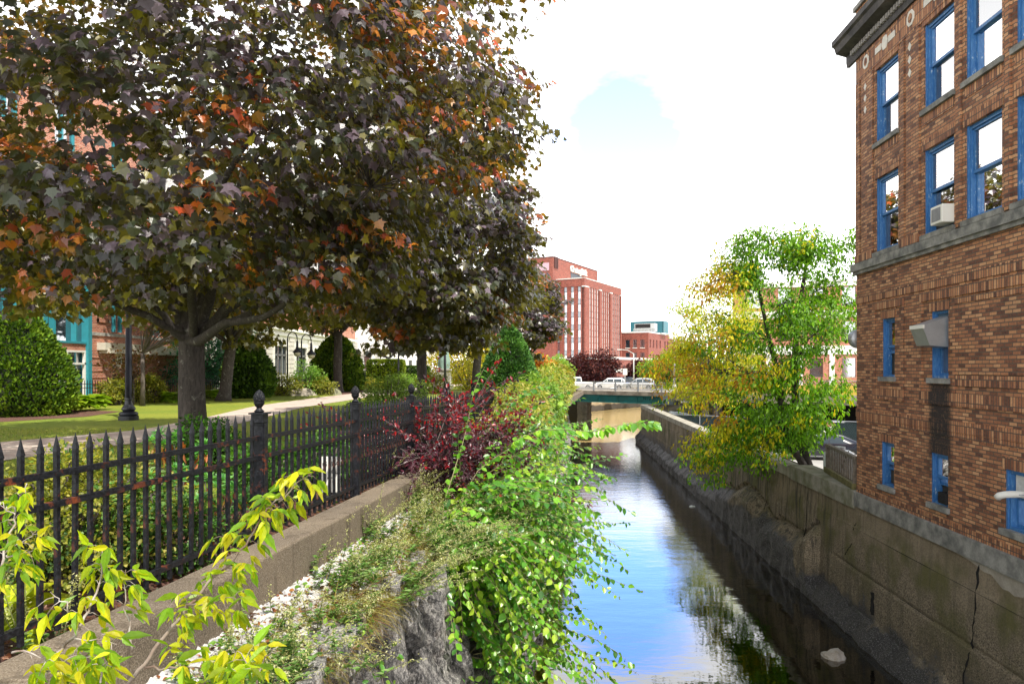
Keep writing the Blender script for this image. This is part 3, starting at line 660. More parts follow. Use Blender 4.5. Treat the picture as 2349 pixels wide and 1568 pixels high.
# viaduct over the car park
vd = thing('viaduct', 'elevated concrete road with a yellow edge barrier above the dark car park underpass', 'viaduct', (12.9, 59.6, 0), BRA)
g = G(); g.box(.95, 46, 0, 14, -2.45, -2.11); g.box(.95, 46, -.25, .2, -2.75, -2.02); g.obj('deck', CONCW, vd)
G().box(1.2, 46, .2, .35, -2.02, -1.32).obj('yellow_barrier', plain('yellow barrier paint', (.75, .55, .08), .6, var=.2), vd)
G().box(1.2, 46, .4, .45, -1.02, -.97).box(1.2, 46, .4, .45, -1.2, -1.17).obj('rail', STEEL, vd)
for k in range(7): G().lathe([(.32, 0), (.32, 2.8)], (3.2+k*6, 1.2, -5.2), 14).obj('column', CONC, vd, smooth=True)
G().box(3, 46, 6, 6.3, -5.2, -2.45).obj('underpass_shade', DARKIN, vd)  # black sheet added in place of the shade beneath the deck
basez(vd, -5.2)

# ================================================================ TOWER AND LOW BLOCK BEYOND THE BRIDGE
TA = math.atan2(-.4767, .879)
ex = Vector((.879, -.4767)); ey = Vector((.4767, .879)); A0 = Vector((11.65, 200))
def side_y(srcx, x):            # depth along the side face where a sight line meets it
    t = (srcx-2048)/2799; P = A0+ex*x
    return (t*P.y-P.x)/(ey.x-t*ey.y)
PAN = plain('mirrored pane', (.30, .34, .38), .08, var=.1, bump=0, spec=1.)
m = MT('office glass'); v = m.co(); m.set('Base Color', (.03, .05, .07, 1)).set('Roughness', .05); m.p.inputs['Specular IOR Level'].default_value = 1.; m.p.inputs['IOR'].default_value = 2.6; OFF = m.m
PALEP = plain('pale spandrel panel', (.62, .60, .58), .3, var=.1, bump=0)
BRWN = plain('dark brick reveal', (.09, .03, .025), .7)
tw = thing('office_tower', 'tall red brick office tower with vertical window strips and white rooftop lettering', 'tower', (11.65, 200, 0), TA)
tall = [(-8.8, -7.0, 0, 29)]
g = G(); wall_open(g, -22, 0, -3.2, 31.6, tall, 0, .3)
g.add([(0,0,-3.2),(0,34.8,-3.2),(0,34.8,31.6),(0,0,31.6)], [(0,1,2,3)]); g.add([(-22,0,31.6),(0,0,31.6),(0,34.8,31.6),(-22,34.8,31.6)], [(0,1,2,3)]); g.add([(-22,34.8,-3.2),(0,34.8,-3.2),(0,34.8,31.6),(-22,34.8,31.6)], [(0,1,2,3)]); g.add([(-22,0,-3.2),(-22,34.8,-3.2),(-22,34.8,31.6),(-22,0,31.6)], [(0,1,2,3)])
g.obj('main_wall', REDB, tw)
g = G(); g.box(-8.8, -7, .25, .3, 0, 29)
for k in range(9): g.box(-8.8, -7, .2, .25, k*3.2, k*3.2+.9, 0)
g.obj('window_strip', OFF, tw)
G().box(-22.1, .08, -.08, 34.9, 31.6, 31.85).obj('roof_edge', BRWN, tw)
G().box(-4.9, -1.15, -.06, 0, 27.9, 30.1).obj('pink_panel', plain('pinkish panel', (.55, .36, .42), .6, var=.15), tw)
g = G()
for x in (-3.6, -2.9, -2.3): g.box(x, x+.15, -.03, 0, 20, 27)
g.obj('groove', BRWN, tw)
g = G()
for k in range(3): g.box(.02, .35, .8+k*.9, 1.3+k*.9, 28.6, 31.9)
g.obj('roof_flue', BRWN, tw)
la, lb = side_y(2283, 0), side_y(2326, 0)
G().box(0, .05, la, lb, 25.6, 28.7).obj('louver', plain('dark louvre', (.05, .06, .08), .5), tw)
# wing
wf = lambda f: 8.48*f
colsF = [(.03, .13), (.28, .39), (.53, .64), (.78, .89)]
hs = [(wf(a), wf(b), 2.9, 23.1) for a, b in colsF]
g = G(); g2 = G(); wall_open(g2, 0, 8.48, 2.9, 25.0, hs, 0, .35)
g.add([(x, y+2.5, z) for x, y, z in g2.v], g2.f)
g.add([(0,2.5,25.0),(8.48,2.5,25.0),(8.48,32.8,25.0),(0,32.8,25.0)], [(0,1,2,3)])
g.obj('wing_wall', REDB, tw)
g = G(); g.box(-.02, 8.78, 2.2, 33.1, 23.1, 25.3); g.box(8.0, 8.9, 2.1, 3.4, 22.9, 25.4); g.obj('parapet', REDB, tw)
g = G(); g.box(-.1, 8.86, 2.1, 33.2, 25.3, 25.5); g.box(8.05, 9.0, 2.05, 3.5, 22.9, 23.15); g.obj('white_capping', WHITE, tw)
FL = 3.63
for a, b in colsF:
    st = G(); st.box(wf(a), wf(b), 2.78, 2.82, 2.9, 23.1)
    so = st.obj('window_strip', OFF, tw)
    lt = G(); mu = G(); z = 23.1-1.35
    while z > 3: lt.box(wf(a)+.05, wf(b)-.05, 2.74, 2.78, z, z+1.3); mu.box(wf(a), wf(b), 2.70, 2.76, z-.12, z+.0); mu.box(wf(a), wf(b), 2.70, 2.76, z+1.3, z+1.4); z -= FL
    lt.obj('spandrel_pane', PAN, so); mu.obj('mullion', DARKIN, so)
# right face of the wing: three bays between brick piers
g = G(); g.box(8.0, 8.5, 2.5, 32.8, -3.2, 23.1); g.obj('bay_back', BRWN, tw)
piers = [(2.5, 5.2), (side_y(2393, 8.5), side_y(2401, 8.5)), (side_y(2436, 8.5), side_y(2444, 8.5)), (side_y(2478, 8.5), 32.8)]
g = G()
for a, b in piers: g.box(8.5, 9.0, a, b, 2.9, 23.2)
g.obj('pier', REDB, tw)
g = G()
for a, b in piers: g.box(8.5, 9.05, a-.05, b+.05, 22.9, 23.2)
g.obj('pier_cap', WHITE, tw)
for i in range(3):
    a, b = piers[i][1], piers[i+1][0]; n = 4; wdt = (b-a-.5)/n
    fins = G(); pn = G(); mu = G()
    for k in range(n):
        y0 = a+.1+k*wdt; fins.box(8.5, 8.82, y0, y0+wdt*.42, 2.9, 23.1); pn.box(8.5, 8.56, y0+wdt*.46, y0+wdt*.98, 2.9, 23.1)
        z = 3.5
        while z < 23: mu.box(8.5, 8.60, y0+wdt*.42, y0+wdt, z, z+.12); z += FL/2
    fins.obj('brick_fin', REDB, tw); po = pn.obj('window_strip', PALEP, tw); mu.obj('mullion', BRWN, po)
g = G(); g.box(-2, 18, 1.0, 2.6, -3.2, 2.3); g.box(8.4, 18, 2.6, 60, -3.2, 2.3); g.obj('podium', REDB, tw)
g = G(); g.box(-2.2, 18.2, .8, 60, 2.3, 2.95); g.box(17.9, 18.25, 1, 60, -1.2, -.2); g.obj('podium_band', WHITE, tw)
cu = bpy.data.curves.new('rooftop_lettering', 'FONT'); cu.body = 'CenturyLink'; cu.size = 2.5; cu.extrude = .22; cu.offset = .07; cu.space_character = .93
tx = bpy.data.objects.new('rooftop_lettering', cu); C.objects.link(tx); dg = bpy.context.evaluated_depsgraph_get(); me = bpy.data.meshes.new_from_object(tx.evaluated_get(dg)); bpy.data.objects.remove(tx)
lt = bpy.data.objects.new('rooftop_lettering', me); C.objects.link(lt); me.materials.append(WHITE); lt.parent = tw
lw = max(v.co.x for v in me.vertices); la, lb = side_y(2279, 0), side_y(2344, 0)
lt.rotation_euler = (R(90), 0, R(90)); lt.scale = ((lb-la)/lw, 1, 1); lt.location = (.3, la, 29.0)
basez(tw, -3.2)
lo = thing('brick_office_block', 'three storey red brick office block with narrow windows right of the tall tower', 'building', (11.65, 200, 0), TA)
x1, y0 = 16.4, 37.4
hf = [(7.2+9.2*a, 7.2+9.2*b, z0, z1) for a, b in ((.16, .32), (.43, .58), (.70, .86)) for z0, z1 in ((6.5, 9.1), (2.9, 4.9))]
g = G(); g2 = G(); wall_open(g2, -4, x1, -3.2, 11.3, hf, 0, .3); g.add([(x, y+y0, z) for x, y, z in g2.v], g2.f)
sx = [2601, 2614, 2627, 2641, 2660, 2671, 2692, 2703, 2722, 2735]; hs = []
for s_ in sx:
    yy = side_y(s_-2.2, x1); y2 = side_y(s_+2.6, x1); hs += [(yy, y2, 6.5, 9.1), (yy, y2, 2.0, 4.4)]
g3 = G(); wall_open(g3, y0, 92, -3.2, 11.3, hs, 0, .3); g.add([(x1-y, x, z) for x, y, z in g3.v], g3.f)
g.add([(-4, y0, 11.2), (x1, y0, 11.2), (x1, 92, 11.2), (-4, 92, 11.2)], [(0, 1, 2, 3)]); g.obj('wall', REDB, lo)
g = G(); g.box(-4.1, x1+.1, y0-.1, 92, 11.3, 11.7); g.box(x1, x1+.3, side_y(2675, x1), 92, 10.2, 11.72); g.obj('parapet', WHITE, lo)
for a, b, z0, z1 in hf:
    wo = G().box(a, b, y0+.25, y0+.3, z0, z1).obj('window', OFF, lo); G().box(a, b, y0+.2, y0+.25, (z0+z1)/2-.05, (z0+z1)/2+.05).box((a+b)/2-.05, (a+b)/2+.05, y0+.2, y0+.25, z0, z1).obj('frame', DARKIN, wo); G().box(a-.1, b+.1, y0-.08, y0+.1, z0-.2, z0).obj('sill', WHITE, wo)
for a, b, z0, z1 in hs: G().box(x1-.3, x1-.25, a, b, z0, z1).obj('window', OFF, lo)
tp = thing('rooftop_screen', 'teal metal screen with grey cooling units on the roof of the low brick block', 'roof plant', (11.65, 200, 11.7), TA)
G().box(6, 17.6, 50, 50.3, 0, 4.1).box(17.3, 17.6, 50, 56, 0, 4.1).obj('screen', plain('teal cladding', (.03, .16, .20), .5, var=.1), tp)
g = G(); g.box(9.5, 15.2, 44, 47, .6, 3.0); g.box(15.2, 16.4, 44, 47, .4, 3.0); g.box(9.3, 16.5, 43.7, 44, .3, .45); g.box(9.3, 16.5, 43.7, 44, 1.2, 1.35)
for k in range(7): g.box(9.3+k*1.2, 9.42+k*1.2, 43.7, 44, 0, 1.3)
g.obj('cooling_unit', plain('pale metal unit', (.6, .62, .62), .5), tp); G().box(9.8, 15, 43.95, 44, 1.5, 2.8).obj('grille', DARKIN, tp)

# ================================================================ BUILDINGS BESIDE THE PARK (left)
RBR = brick('street red brick', [(0, (.30, .07, .035)), (.4, (.50, .13, .06)), (.75, (.60, .20, .10)), (1, (.66, .32, .2))], (.5, .36, .28), bw=.24, bh=.085, ms=.012, stain=False)
rb = thing('red_brick_building', 'red brick building with a teal glazed entrance bay behind the round yew', 'building', (-21.3, 24, -1.75), R(90))
hl = [(7.9, 11.0, .3, 2.55), (7.9, 11.0, 3.0, 7.3), (13.2, 14.6, 3.65, 6.4), (17.3, 18.7, 3.65, 6.4), (13.3, 14.5, 0, 2.2), (2, 3.4, 3.65, 6.4), (5, 6.4, 3.65, 6.4), (5, 6.4, .9, 2.4), (2, 3.4, .9, 2.4)]
hl += [(a, a+1.4, z, z+2.4) for a in (2, 5, 13.2, 17.3) for z in (8.4, 12.2)] + [(8.6, 10.4, z, z+2.4) for z in (8.4, 12.2)]
g = G(); wall_open(g, 0, 21.6, 0, 16, hl, 0, .35); g.add([(21.6, 0, 0), (21.6, 14, 0), (21.6, 14, 16), (21.6, 0, 16)], [(0, 1, 2, 3)]); g.add([(0, 0, 0), (0, 14, 0), (0, 14, 16), (0, 0, 16)], [(0, 1, 2, 3)]); g.add([(0, 0, 16), (21.6, 0, 16), (21.6, 14, 16), (0, 14, 16)], [(0, 1, 2, 3)])
g.obj('wall', RBR, rb)
g = G()
for k in range(6): g.box(11.3, 21.5, -.03, 0, .55+k*.34, .60+k*.34)
for a, b in ((11.9, 12.9), (15.2, 16.6), (19.2, 20.6)): g.box(a, b, -.05, 0, 4.1, 4.3); g.box(a, b, -.05, 0, 5.9, 6.1); g.box(a, a+.12, -.05, 0, 4.1, 6.1); g.box(b-.12, b, -.05, 0, 4.1, 6.1)
g.obj('brick_relief', RBR, rb)
g = G(); g.box(11.2, 21.6, -.06, 0, 3.40, 3.56); g.box(0, 7.7, -.06, 0, 3.40, 3.56); g.box(0, 21.7, -.3, 0, 7.5, 7.9); g.box(12.9, 13.05, -.06, 0, 4.1, 4.25); g.obj('stone_band', STONE, rb)
g = G(); g.box(11.9, 21.6, -.45, 0, 2.66, 3.05); g.box(12.1, 22.2, -.62, 0, 2.5, 2.66); g.obj('canopy', plain('cream canopy', (.66, .61, .50), .8, var=.15), rb)
g = G(); g.prism([(13.6, 2.5), (14.1, 2.5), (14.0, 1.75), (13.7, 1.75)], 'y', -.1, 0); ks = g.obj('keystone', WHITE, rb)
TB = plain('bay teal', (.04, .30, .36), .4, var=.15)
by = G(); by.box(7.7, 7.95, -.1, .3, 0, 7.4); by.box(10.95, 11.25, -.15, .3, 0, 7.4); by.box(8.5, 8.6, -.05, .2, 3, 7.3); by.box(10.1, 10.2, -.05, .2, 3, 7.3); by.box(7.9, 11, -.06, .2, 2.93, 3.03); bo = by.obj('glazed_bay', TB, rb)
g = G(); g.box(8.1, 11, -.02, .1, 2.5, 2.6); g.box(8.1, 8.2, -.02, .1, .2, 2.5); g.box(9.4, 9.55, -.02, .1, .2, 2.5); g.box(10.85, 10.95, -.02, .1, .2, 2.5); g.box(8.1, 11, -.02, .1, 1.9, 2.0); g.obj('entrance_frame', WHITE, bo)
G().box(7.9, 11, .2, .22, .2, 2.55).box(7.9, 11, .2, .22, 3, 7.3).obj('glass', OFF, bo); G().box(8.7, 8.95, .1, .11, 1.3, 1.6).obj('notice', WHITE, bo)
for a, b, z0, z1 in hl[2:]:
    wo = G().box(a, b, .3, .33, z0, z1).obj('window' if z0 > 0 else 'doorway', OFF, rb)
    if z0 > 0: G().box(a, a+.1, .2, .3, z0, z1).box(b-.1, b, .2, .3, z0, z1).box((a+b)/2-.05, (a+b)/2+.05, .2, .3, z0, z1).box(a, b, .2, .3, (z0+z1)/2-.05, (z0+z1)/2+.05).obj('frame', TB, wo)
def text_mesh(name, s_, size, mat, parent, loc, rot, ex_=.004, align='CENTER'):
    cu = bpy.data.curves.new(name, 'FONT'); cu.body = s_; cu.size = size; cu.extrude = ex_; cu.align_x = align
    t = bpy.data.objects.new(name, cu); C.objects.link(t); dg = bpy.context.evaluated_depsgraph_get(); me = bpy.data.meshes.new_from_object(t.evaluated_get(dg)); bpy.data.objects.remove(t)
    o = bpy.data.objects.new(name, me); C.objects.link(o); me.materials.append(mat); o.parent = parent; o.location = loc; o.rotation_euler = rot; return o
text_mesh('street_number', '182', .34, DARKIN, ks, (13.85, -.11, 2.0), (R(90), 0, 0))
# white stone building
m = MT('white ashlar'); t = m.n('ShaderNodeTexCoord'); s = m.n('ShaderNodeSeparateXYZ', {0: t.outputs['Object']}); vv = m.n('ShaderNodeCombineXYZ', {0: m.math('ADD', s.outputs[0], s.outputs[1]), 1: s.outputs[2]}).outputs[0]
b = m.n('ShaderNodeTexBrick', {'Vector': vv, 'Color1': (.76, .74, .68, 1), 'Color2': (.70, .67, .61, 1), 'Mortar': (.40, .38, .35, 1), 'Scale': 1., 'Mortar Size': .02, 'Brick Width': 1.3, 'Row Height': .42})
m.set('Base Color', b.outputs[0]).set('Roughness', .8).bump(m.math('MULTIPLY', b.outputs['Fac'], -1.), .6, .03); ASHL = m.m
wb = thing('white_stone_building', 'white stone faced building with tall dark windows behind the iron park fence', 'building', (-21.3, 50, -1.75), R(90))
hl = [(12.9+k*6.25, 16.5+k*6.25, 1.1, 3.75) for k in range(-2, 5)]; hu = [(11.5+k*3.1, 12.8+k*3.1, 6.4, 8.8) for k in range(-3, 11)]
g = G(); wall_open(g, 0, 45, 0, 5.2, hl, 0, .4); g.add([(0, 0, 0), (0, 12, 0), (0, 12, 5.2), (0, 0, 5.2)], [(0, 1, 2, 3)]); g.obj('wall', ASHL, wb)
g = G(); wall_open(g, 0, 45, 5.2, 12, hu, 0, .3); g.add([(0, 0, 5.2), (0, 12, 5.2), (0, 12, 12), (0, 0, 12)], [(0, 1, 2, 3)]); g.add([(45, 0, 0), (45, 12, 0), (45, 12, 12), (45, 0, 12)], [(0, 1, 2, 3)]); g.add([(0, 0, 12), (45, 0, 12), (45, 12, 12), (0, 12, 12)], [(0, 1, 2, 3)]); g.obj('upper_wall', RBR, wb)
g = G(); g.box(-.2, 45, -.35, 0, 5.2, 5.5); g.box(-.1, 45, -.15, 0, 4.7, 4.85); g.box(-.3, 45.1, -.4, 0, 11.8, 12.3); g.obj('cornice', WHITE, wb)
g = G()
for k in range(-2, 6):
    for r_ in range(11): g.box(10.6+k*6.25, 12.0+k*6.25, -.10, 0, .05+r_*.42, .41+r_*.42)
g.obj('quoin', plain('quoin stone', (.62, .58, .52), .8, var=.15), wb)
GREYF = plain('grey bronze frame', (.12, .12, .12), .5)
for a, b, z0, z1 in hl:
    wo = G().box(a, b, .3, .34, z0, z1).obj('window', OFF, wb); f = G(); f.box(a, b, .15, .3, 2.85, 3.0)
    for q in (0, .33, .66, 1): f.box(a+(b-a-.15)*q, a+(b-a-.15)*q+.15, .15, .3, z0, z1)
    f.obj('frame', GREYF, wo)
for a, b, z0, z1 in hu: G().box(a, b, .2, .24, z0, z1).obj('window', OFF, wb)
# pale building at the end
pb = thing('pale_building', 'pale building with a small pedimented window at the far end of the park', 'building', (-27, 104, -1.75))
sxx = lambda s_: (s_-2048)/2799*104+27
zz_ = lambda y: (1470-y)/2799*104+1.75
hl = [(sxx(1455), sxx(1478), zz_(1479), zz_(1423)), (sxx(1543), sxx(1551), zz_(1473), zz_(1424)), (sxx(1563), sxx(1618), zz_(1486), zz_(1438)), (sxx(1634), sxx(1648), zz_(1490), zz_(1440)), (sxx(1664), sxx(1676), zz_(1490), zz_(1440)),
      (sxx(1580), sxx(1591), zz_(1414), zz_(1381)), (sxx(1608), sxx(1619), zz_(1414), zz_(1381)), (sxx(1634), sxx(1646), zz_(1414), zz_(1381))]
g = G(); wall_open(g, 0, 14, 0, 9, hl, 0, .3); g.add([(14, 0, 0), (14, 10, 0), (14, 10, 9), (14, 0, 9)], [(0, 1, 2, 3)]); g.add([(0, 0, 9), (14, 0, 9), (14, 10, 9), (0, 10, 9)], [(0, 1, 2, 3)]); g.obj('wall', plain('pale render', (.74, .73, .70), .8, var=.06), pb)
for a, b, z0, z1 in hl: wo = G().box(a, b, .25, .28, z0, z1).obj('window', OFF, pb); G().box((a+b)/2-.04, (a+b)/2+.04, .2, .25, z0, z1).box(a, b, .2, .25, z0+(z1-z0)*.6, z0+(z1-z0)*.6+.08).obj('frame', GREYF, wo)
a, b, z0, z1 = hl[0]; g = G(); g.prism([(a-.5, z1+.2), (b+.5, z1+.2), (b+.5, z1+.4), ((a+b)/2, z1+.95), (a-.5, z1+.4)], 'y', -.35, 0); g.box(a-.25, a-.02, -.12, 0, z0, z1+.2); g.box(b+.02, b+.25, -.12, 0, z0, z1+.2); g.box(a-.4, b+.4, -.2, 0, z0-.2, z0)
for r_ in range(12): g.box(a-1.6, a-.9, -.06, 0, .3+r_*.5, .7+r_*.5); g.box(b+.9, b+1.5, -.06, 0, .3+r_*.5, .7+r_*.5)
g.obj('window_surround', plain('surround stone', (.6, .58, .53), .8), pb)
# brick block behind the viaduct on the right
bb = thing('banded_brick_building', 'brick building with broad white bands behind the yellow green tree', 'building', (24, 76, -2.2), R(-18))
hl = [(1.5+k*3.1, 2.8+k*3.1, z, z+2) for k in range(9) for z in (1.2, 5.0, 8.6)]
g = G(); wall_open(g, 0, 30, 0, 11, hl, 0, .3); g.add([(0, 0, 0), (0, 12, 0), (0, 12, 11), (0, 0, 11)], [(0, 1, 2, 3)]); g.add([(0, 0, 11), (30, 0, 11), (30, 12, 11), (0, 12, 11)], [(0, 1, 2, 3)]); g.obj('wall', RBR, bb)
g = G(); g.box(-.1, 30, -.1, 0, 3.6, 4.5); g.box(-.1, 30, -.1, 0, 7.4, 8.2); g.box(-.1, 30, -.15, 0, 10.7, 11.3)
for k in range(10): g.box(.3+k*3.1, .8+k*3.1, -.08, 0, 0, 3.6)
g.obj('white_band', WHITE, bb)
for a, b, z0, z1 in hl: G().box(a, b, .25, .28, z0, z1).obj('window', OFF, bb)
# ================================================================ IRON FENCE BY THE CANAL
fa = math.atan2(1, .15)                           # local x runs along the fence, away from the camera
FU = Vector((.1483, .9889, -.008)); F0 = Vector((Xf(3.60), 3.60, -1.62))
fence = thing('iron_fence', 'rusty black iron fence with pine cone finials on the canal curb', 'fence', F0, fa)
K = 1/.9889
ps = [0.0]+[(z-3.60)*K for z in (6.67, 9.12, 11.6, 14.08, 16.56, 19.04, 21.52, 24.0, 26.5, 29.0, 31.5)]
slope = lambda s: -.010*s
def pine(g, x, y, z, s=1.0):
    g.lathe([(.035*s, 0), (.05*s, .012*s), (.03*s, .03*s), (.022*s, .045*s), (.036*s, .06*s), (.05*s, .085*s), (.052*s, .10*s), (.043*s, .105*s)], (x, y, z), 14)
pg = G(); pg.box(-.032, .032, -.055, .055, -.02, 1.13); pg.box(.034, .075, -.075, -.066, -.02, 1.15) if False else None
pg.box(-.05, .05, -.066, .058, 1.13, 1.21); pg.box(-.07, .07, -.085, .075, 1.21, 1.225); pg.box(-.02, .045, -.062, -.055, -.02, 1.12)
fg = G(); pine(fg, 0, 0, 1.225, 1.0)
# the cone: diamond scales
n, rows = 12, 7; V_ = []; prof = [(.045, .105), (.052, .125), (.051, .145), (.045, .165), (.035, .185), (.022, .202), (.004, .216)]
for i, (r, z) in enumerate(prof):
    for k in range(n): a = 2*math.pi*(k+.5*(i % 2))/n; q = 1.0 if k % 2 == 0 else 1.0; V_.append((r*math.cos(a), r*math.sin(a), 1.225+z))
fs = []; ce = []
for i in range(rows-1):
    for k in range(n):
        k2 = (k+1) % n; a0 = i*n+k; a1_ = i*n+k2; b0 = (i+1)*n+k; b1 = (i+1)*n+k2
        if i % 2 == 0: tr_ = [(a0, a1_, b0), (a1_, b1, b0)]
        else: tr_ = [(a0, a1_, b1), (a0, b1, b0)]
        for t_ in tr_:
            c = np.mean([V_[q] for q in t_], axis=0); c2 = np.array([c[0]*1.13, c[1]*1.13, c[2]]); V_.append(tuple(c2)); w_ = len(V_)-1
            fs += [(t_[0], t_[1], w_), (t_[1], t_[2], w_), (t_[2], t_[0], w_)]
fg.add(V_, fs)
post0 = None
for s in ps:
    if post0 is None: po = pg.obj('post', IRON, fence, bevel=.003); fi = fg.obj('finial', IRON, po, smooth=False); post0 = po
    else: po = copy_tree(post0, fence)
    po.location = (s, 0, slope(s))
pk = G(); hw = .0135
pk.box(-hw, hw, -hw, hw, .03, 1.12)
pk.v += [(-hw*1.2, -hw*1.2, 1.12), (hw*1.2, -hw*1.2, 1.12), (hw*1.2, hw*1.2, 1.12), (-hw*1.2, hw*1.2, 1.12), (-hw*.9, -hw*.9, 1.145), (hw*.9, -hw*.9, 1.145), (hw*.9, hw*.9, 1.145), (-hw*.9, hw*.9, 1.145), (0, 0, 1.225)]
pk.f += [(8, 9, 13, 12), (9, 10, 14, 13), (10, 11, 15, 14), (11, 8, 12, 15), (12, 13, 16), (13, 14, 16), (14, 15, 16), (15, 12, 16), (8, 11, 10, 9)]; pk.m += [0]*9
pick0 = pk.obj('picket', IRON, fence); first = True; rest = G(); cnt = 0
for i, (a, b) in enumerate(zip(ps[:-1], ps[1:])):
    nb = max(2, round((b-a)/.134)); st = (b-a)/nb
    for k in range(1, nb):
        s = a+k*st
        low = 0.0
        if first: o = pick0; first = False
        elif cnt < 98: o = pick0.copy(); C.objects.link(o); o.parent = fence
        else:
            rest.add([(v[0]+s, v[1], v[2]+slope(s)) for v in pk.v], pk.f); continue
        o.location = (s, 0, slope(s)); o.rotation_euler = (random.uniform(-.006, .006), random.uniform(-.008, .008), random.uniform(-.05, .05)); cnt += 1
    for z in (.13, .80, .985):
        G().add([(x, y, zz+slope(x)) for x in (a+.03, b-.03) for y, zz in ((-.022, z-.019), (.016, z-.019), (.016, z+.019), (-.022, z+.019))], [(0, 1, 2, 3), (7, 6, 5, 4), (0, 4, 5, 1), (1, 5, 6, 2), (2, 6, 7, 3), (3, 7, 4, 0)]).obj('rail', IRON, fence)
o = rest.obj('picket_row', IRON, fence); tag(o, kind='stuff')
# the rear fence across the lawn
def rear_fence(name_label, pts, zb, H):
    f = thing('park_fence', name_label, 'fence', (pts[0][0], pts[0][1], zb))
    P = [Vector((x-pts[0][0], y-pts[0][1], 0)) for x, y in pts]
    g = G(); rl = G(); npost = 0
    for a, b in zip(P[:-1], P[1:]):
        L_ = (b-a).length; d = (b-a)/L_; n_ = int(L_/.14)
        for k in range(n_):
            p = a+d*(k+.5)*.14; g.box(p.x-.012, p.x+.012, p.y-.012, p.y+.012, .06, H-.06); g.add([(p.x-.014, p.y-.014, H-.06), (p.x+.014, p.y-.014, H-.06), (p.x+.014, p.y+.014, H-.06), (p.x-.014, p.y+.014, H-.06), (p.x, p.y, H+.05)], [(0, 1, 4), (1, 2, 4), (2, 3, 4), (3, 0, 4)])
        for z in (.12, H-.34, H-.16): rl.bar(a+Vector((0, 0, z)), b+Vector((0, 0, z)), .03, .03)
        m_ = max(1, round(L_/2.4))
        for k in range(m_):
            p = a+(b-a)*k/m_; po = G().box(p.x-.05, p.x+.05, p.y-.05, p.y+.05, 0, H+.02).obj('post', IRON_FAR, f); G().lathe([(.07, 0), (.07, .02), (.03, .04), (.065, .1), (.05, .17), (.01, .22)], (p.x, p.y, H+.02), 8).obj('finial', IRON_FAR, po)
    tag(g.obj('picket_row', IRON_FAR, f), kind='stuff'); rl.obj('rail', IRON_FAR, f)
rear_fence('black iron picket fence behind the lawn in front of the red brick building', [(-22.5, 18), (-19.6, 31), (-17.4, 38.5)], -1.78, 1.2)
rear_fence('black iron picket fence in front of the white stone building beyond the lawn', [(-17.4, 38.5), (-14.2, 46), (-14.8, 60)], -1.78, 1.2)
rear_fence('distant black iron fence by the clipped box hedge', [(-14.8, 60), (-16, 80), (-11, 84)], -1.78, 1.2)

# ================================================================ LAMPS, POLES AND SIGNS
FE = plain('black lamp paint', (.018, .019, .028), .4, var=.2, bump=.05)
l = thing('lamp_post', 'dark fluted lamp post with a stepped round base left of the huge maple', 'lamp post', ((295-1174.5)/F*23.4, 23.4, -1.75))
G().lathe([(.31, 0), (.31, .14), (.27, .16), (.30, .20), (.27, .26), (.17, .30), (.22, .36), (.20, .42), (.13, .52), (.11, .66), (.125, .68), (.12, .74)], n=24).obj('base', FE, l, smooth=False)
g = G(); n = 20; vs = []
for z in (.7, 4.9):
    for k in range(n*2): r = (.105 if k % 2 else .086)*(1 if z < 1 else .8); a = math.pi*k/n; vs.append((r*math.cos(a), r*math.sin(a), z))
g.add(vs, [(k, (k+1) % (2*n), 2*n+(k+1) % (2*n), 2*n+k) for k in range(2*n)]); g.obj('pole', FE, l)
G().lathe([(.13, 4.9), (.18, 5.0), (.14, 5.1)], n=16).obj('collar', FE, l); G().lathe([(.14, 5.1), (.24, 5.5), (.2, 5.75), (.05, 5.9)], n=16).obj('lantern', plain('frosted lantern', (.7, .7, .66), .4), l)
c = thing('junction_box', 'small white box strapped to the dark fluted lamp post', 'box', ((295-1174.5)/F*23.4+.17, 23.3, 2.35)); G().box(-.06, .07, -.06, .06, 0, .2).obj('case', WHITE, c, bevel=.01); G().box(-.02, .02, -.065, -.06, .06, .1).obj('lens', DARKIN, c)
def gooseneck(x, y, H, hang, label):
    t = thing('street_lamp', label, 'street lamp', (x, y, -1.75), 0, 'gooseneck lamps before the white stone building')
    pts = [(0, 0, 0), (0, 0, H-.6)]+[(.32-.32*math.cos(a), 0, H-.6+.5*math.sin(a)) for a in np.linspace(.2, math.pi, 10)]
    G().tube(pts, [.06, .045]+[.035]*10, 10).obj('pole', FE, t, smooth=True); G().lathe([(.12, 0), (.12, .3), (.07, .5)], n=12).obj('base', FE, t)
    G().lathe([(.03, H-.62), (.07, H-.75), (.08, H-1.1), (.12, H-1.2), (.30, H-1.42), (.30, H-1.45)], (.64, 0, 0), 16).obj('lamp_shade', FE, t, smooth=True)
    G().lathe([(.24, H-1.45), (.22, H-1.58), (.12, H-1.7), (.02, H-1.72)], (.64, 0, 0), 16).obj('globe', plain('warm lamp glass', (.75, .68, .5), .2), t, smooth=True)
gooseneck((1150-2048)/2799*46, 46, 4.2, 1, 'black gooseneck lamp nearer the round yew, left one of the pair')
gooseneck((1206-2048)/2799*46, 46, 4.05, 1, 'black gooseneck lamp touching the conical yew, right one of the pair')
def pole(x, y, z0, H, r, label, mat, arm=None, name='lamp_post', cat='lamp post'):
    t = thing(name, label, cat, (x, y, z0)); G().tube([(0, 0, 0), (0, 0, H)], [r, r*.6], 10).obj('pole', mat, t, smooth=True); G().lathe([(r*2, 0), (r*2, .25), (r*1.2, .5)], n=12).obj('base', mat, t)
    if arm: G().tube([(0, 0, H-.1), (arm*.5, 0, H+.5), (arm, 0, H+.6)], r*.5, 8).obj('arm', mat, t); G().box(min(arm, arm*1.35), max(arm, arm*1.35), -.15, .15, H+.5, H+.68).obj('lamp_head', mat, t)
    return t
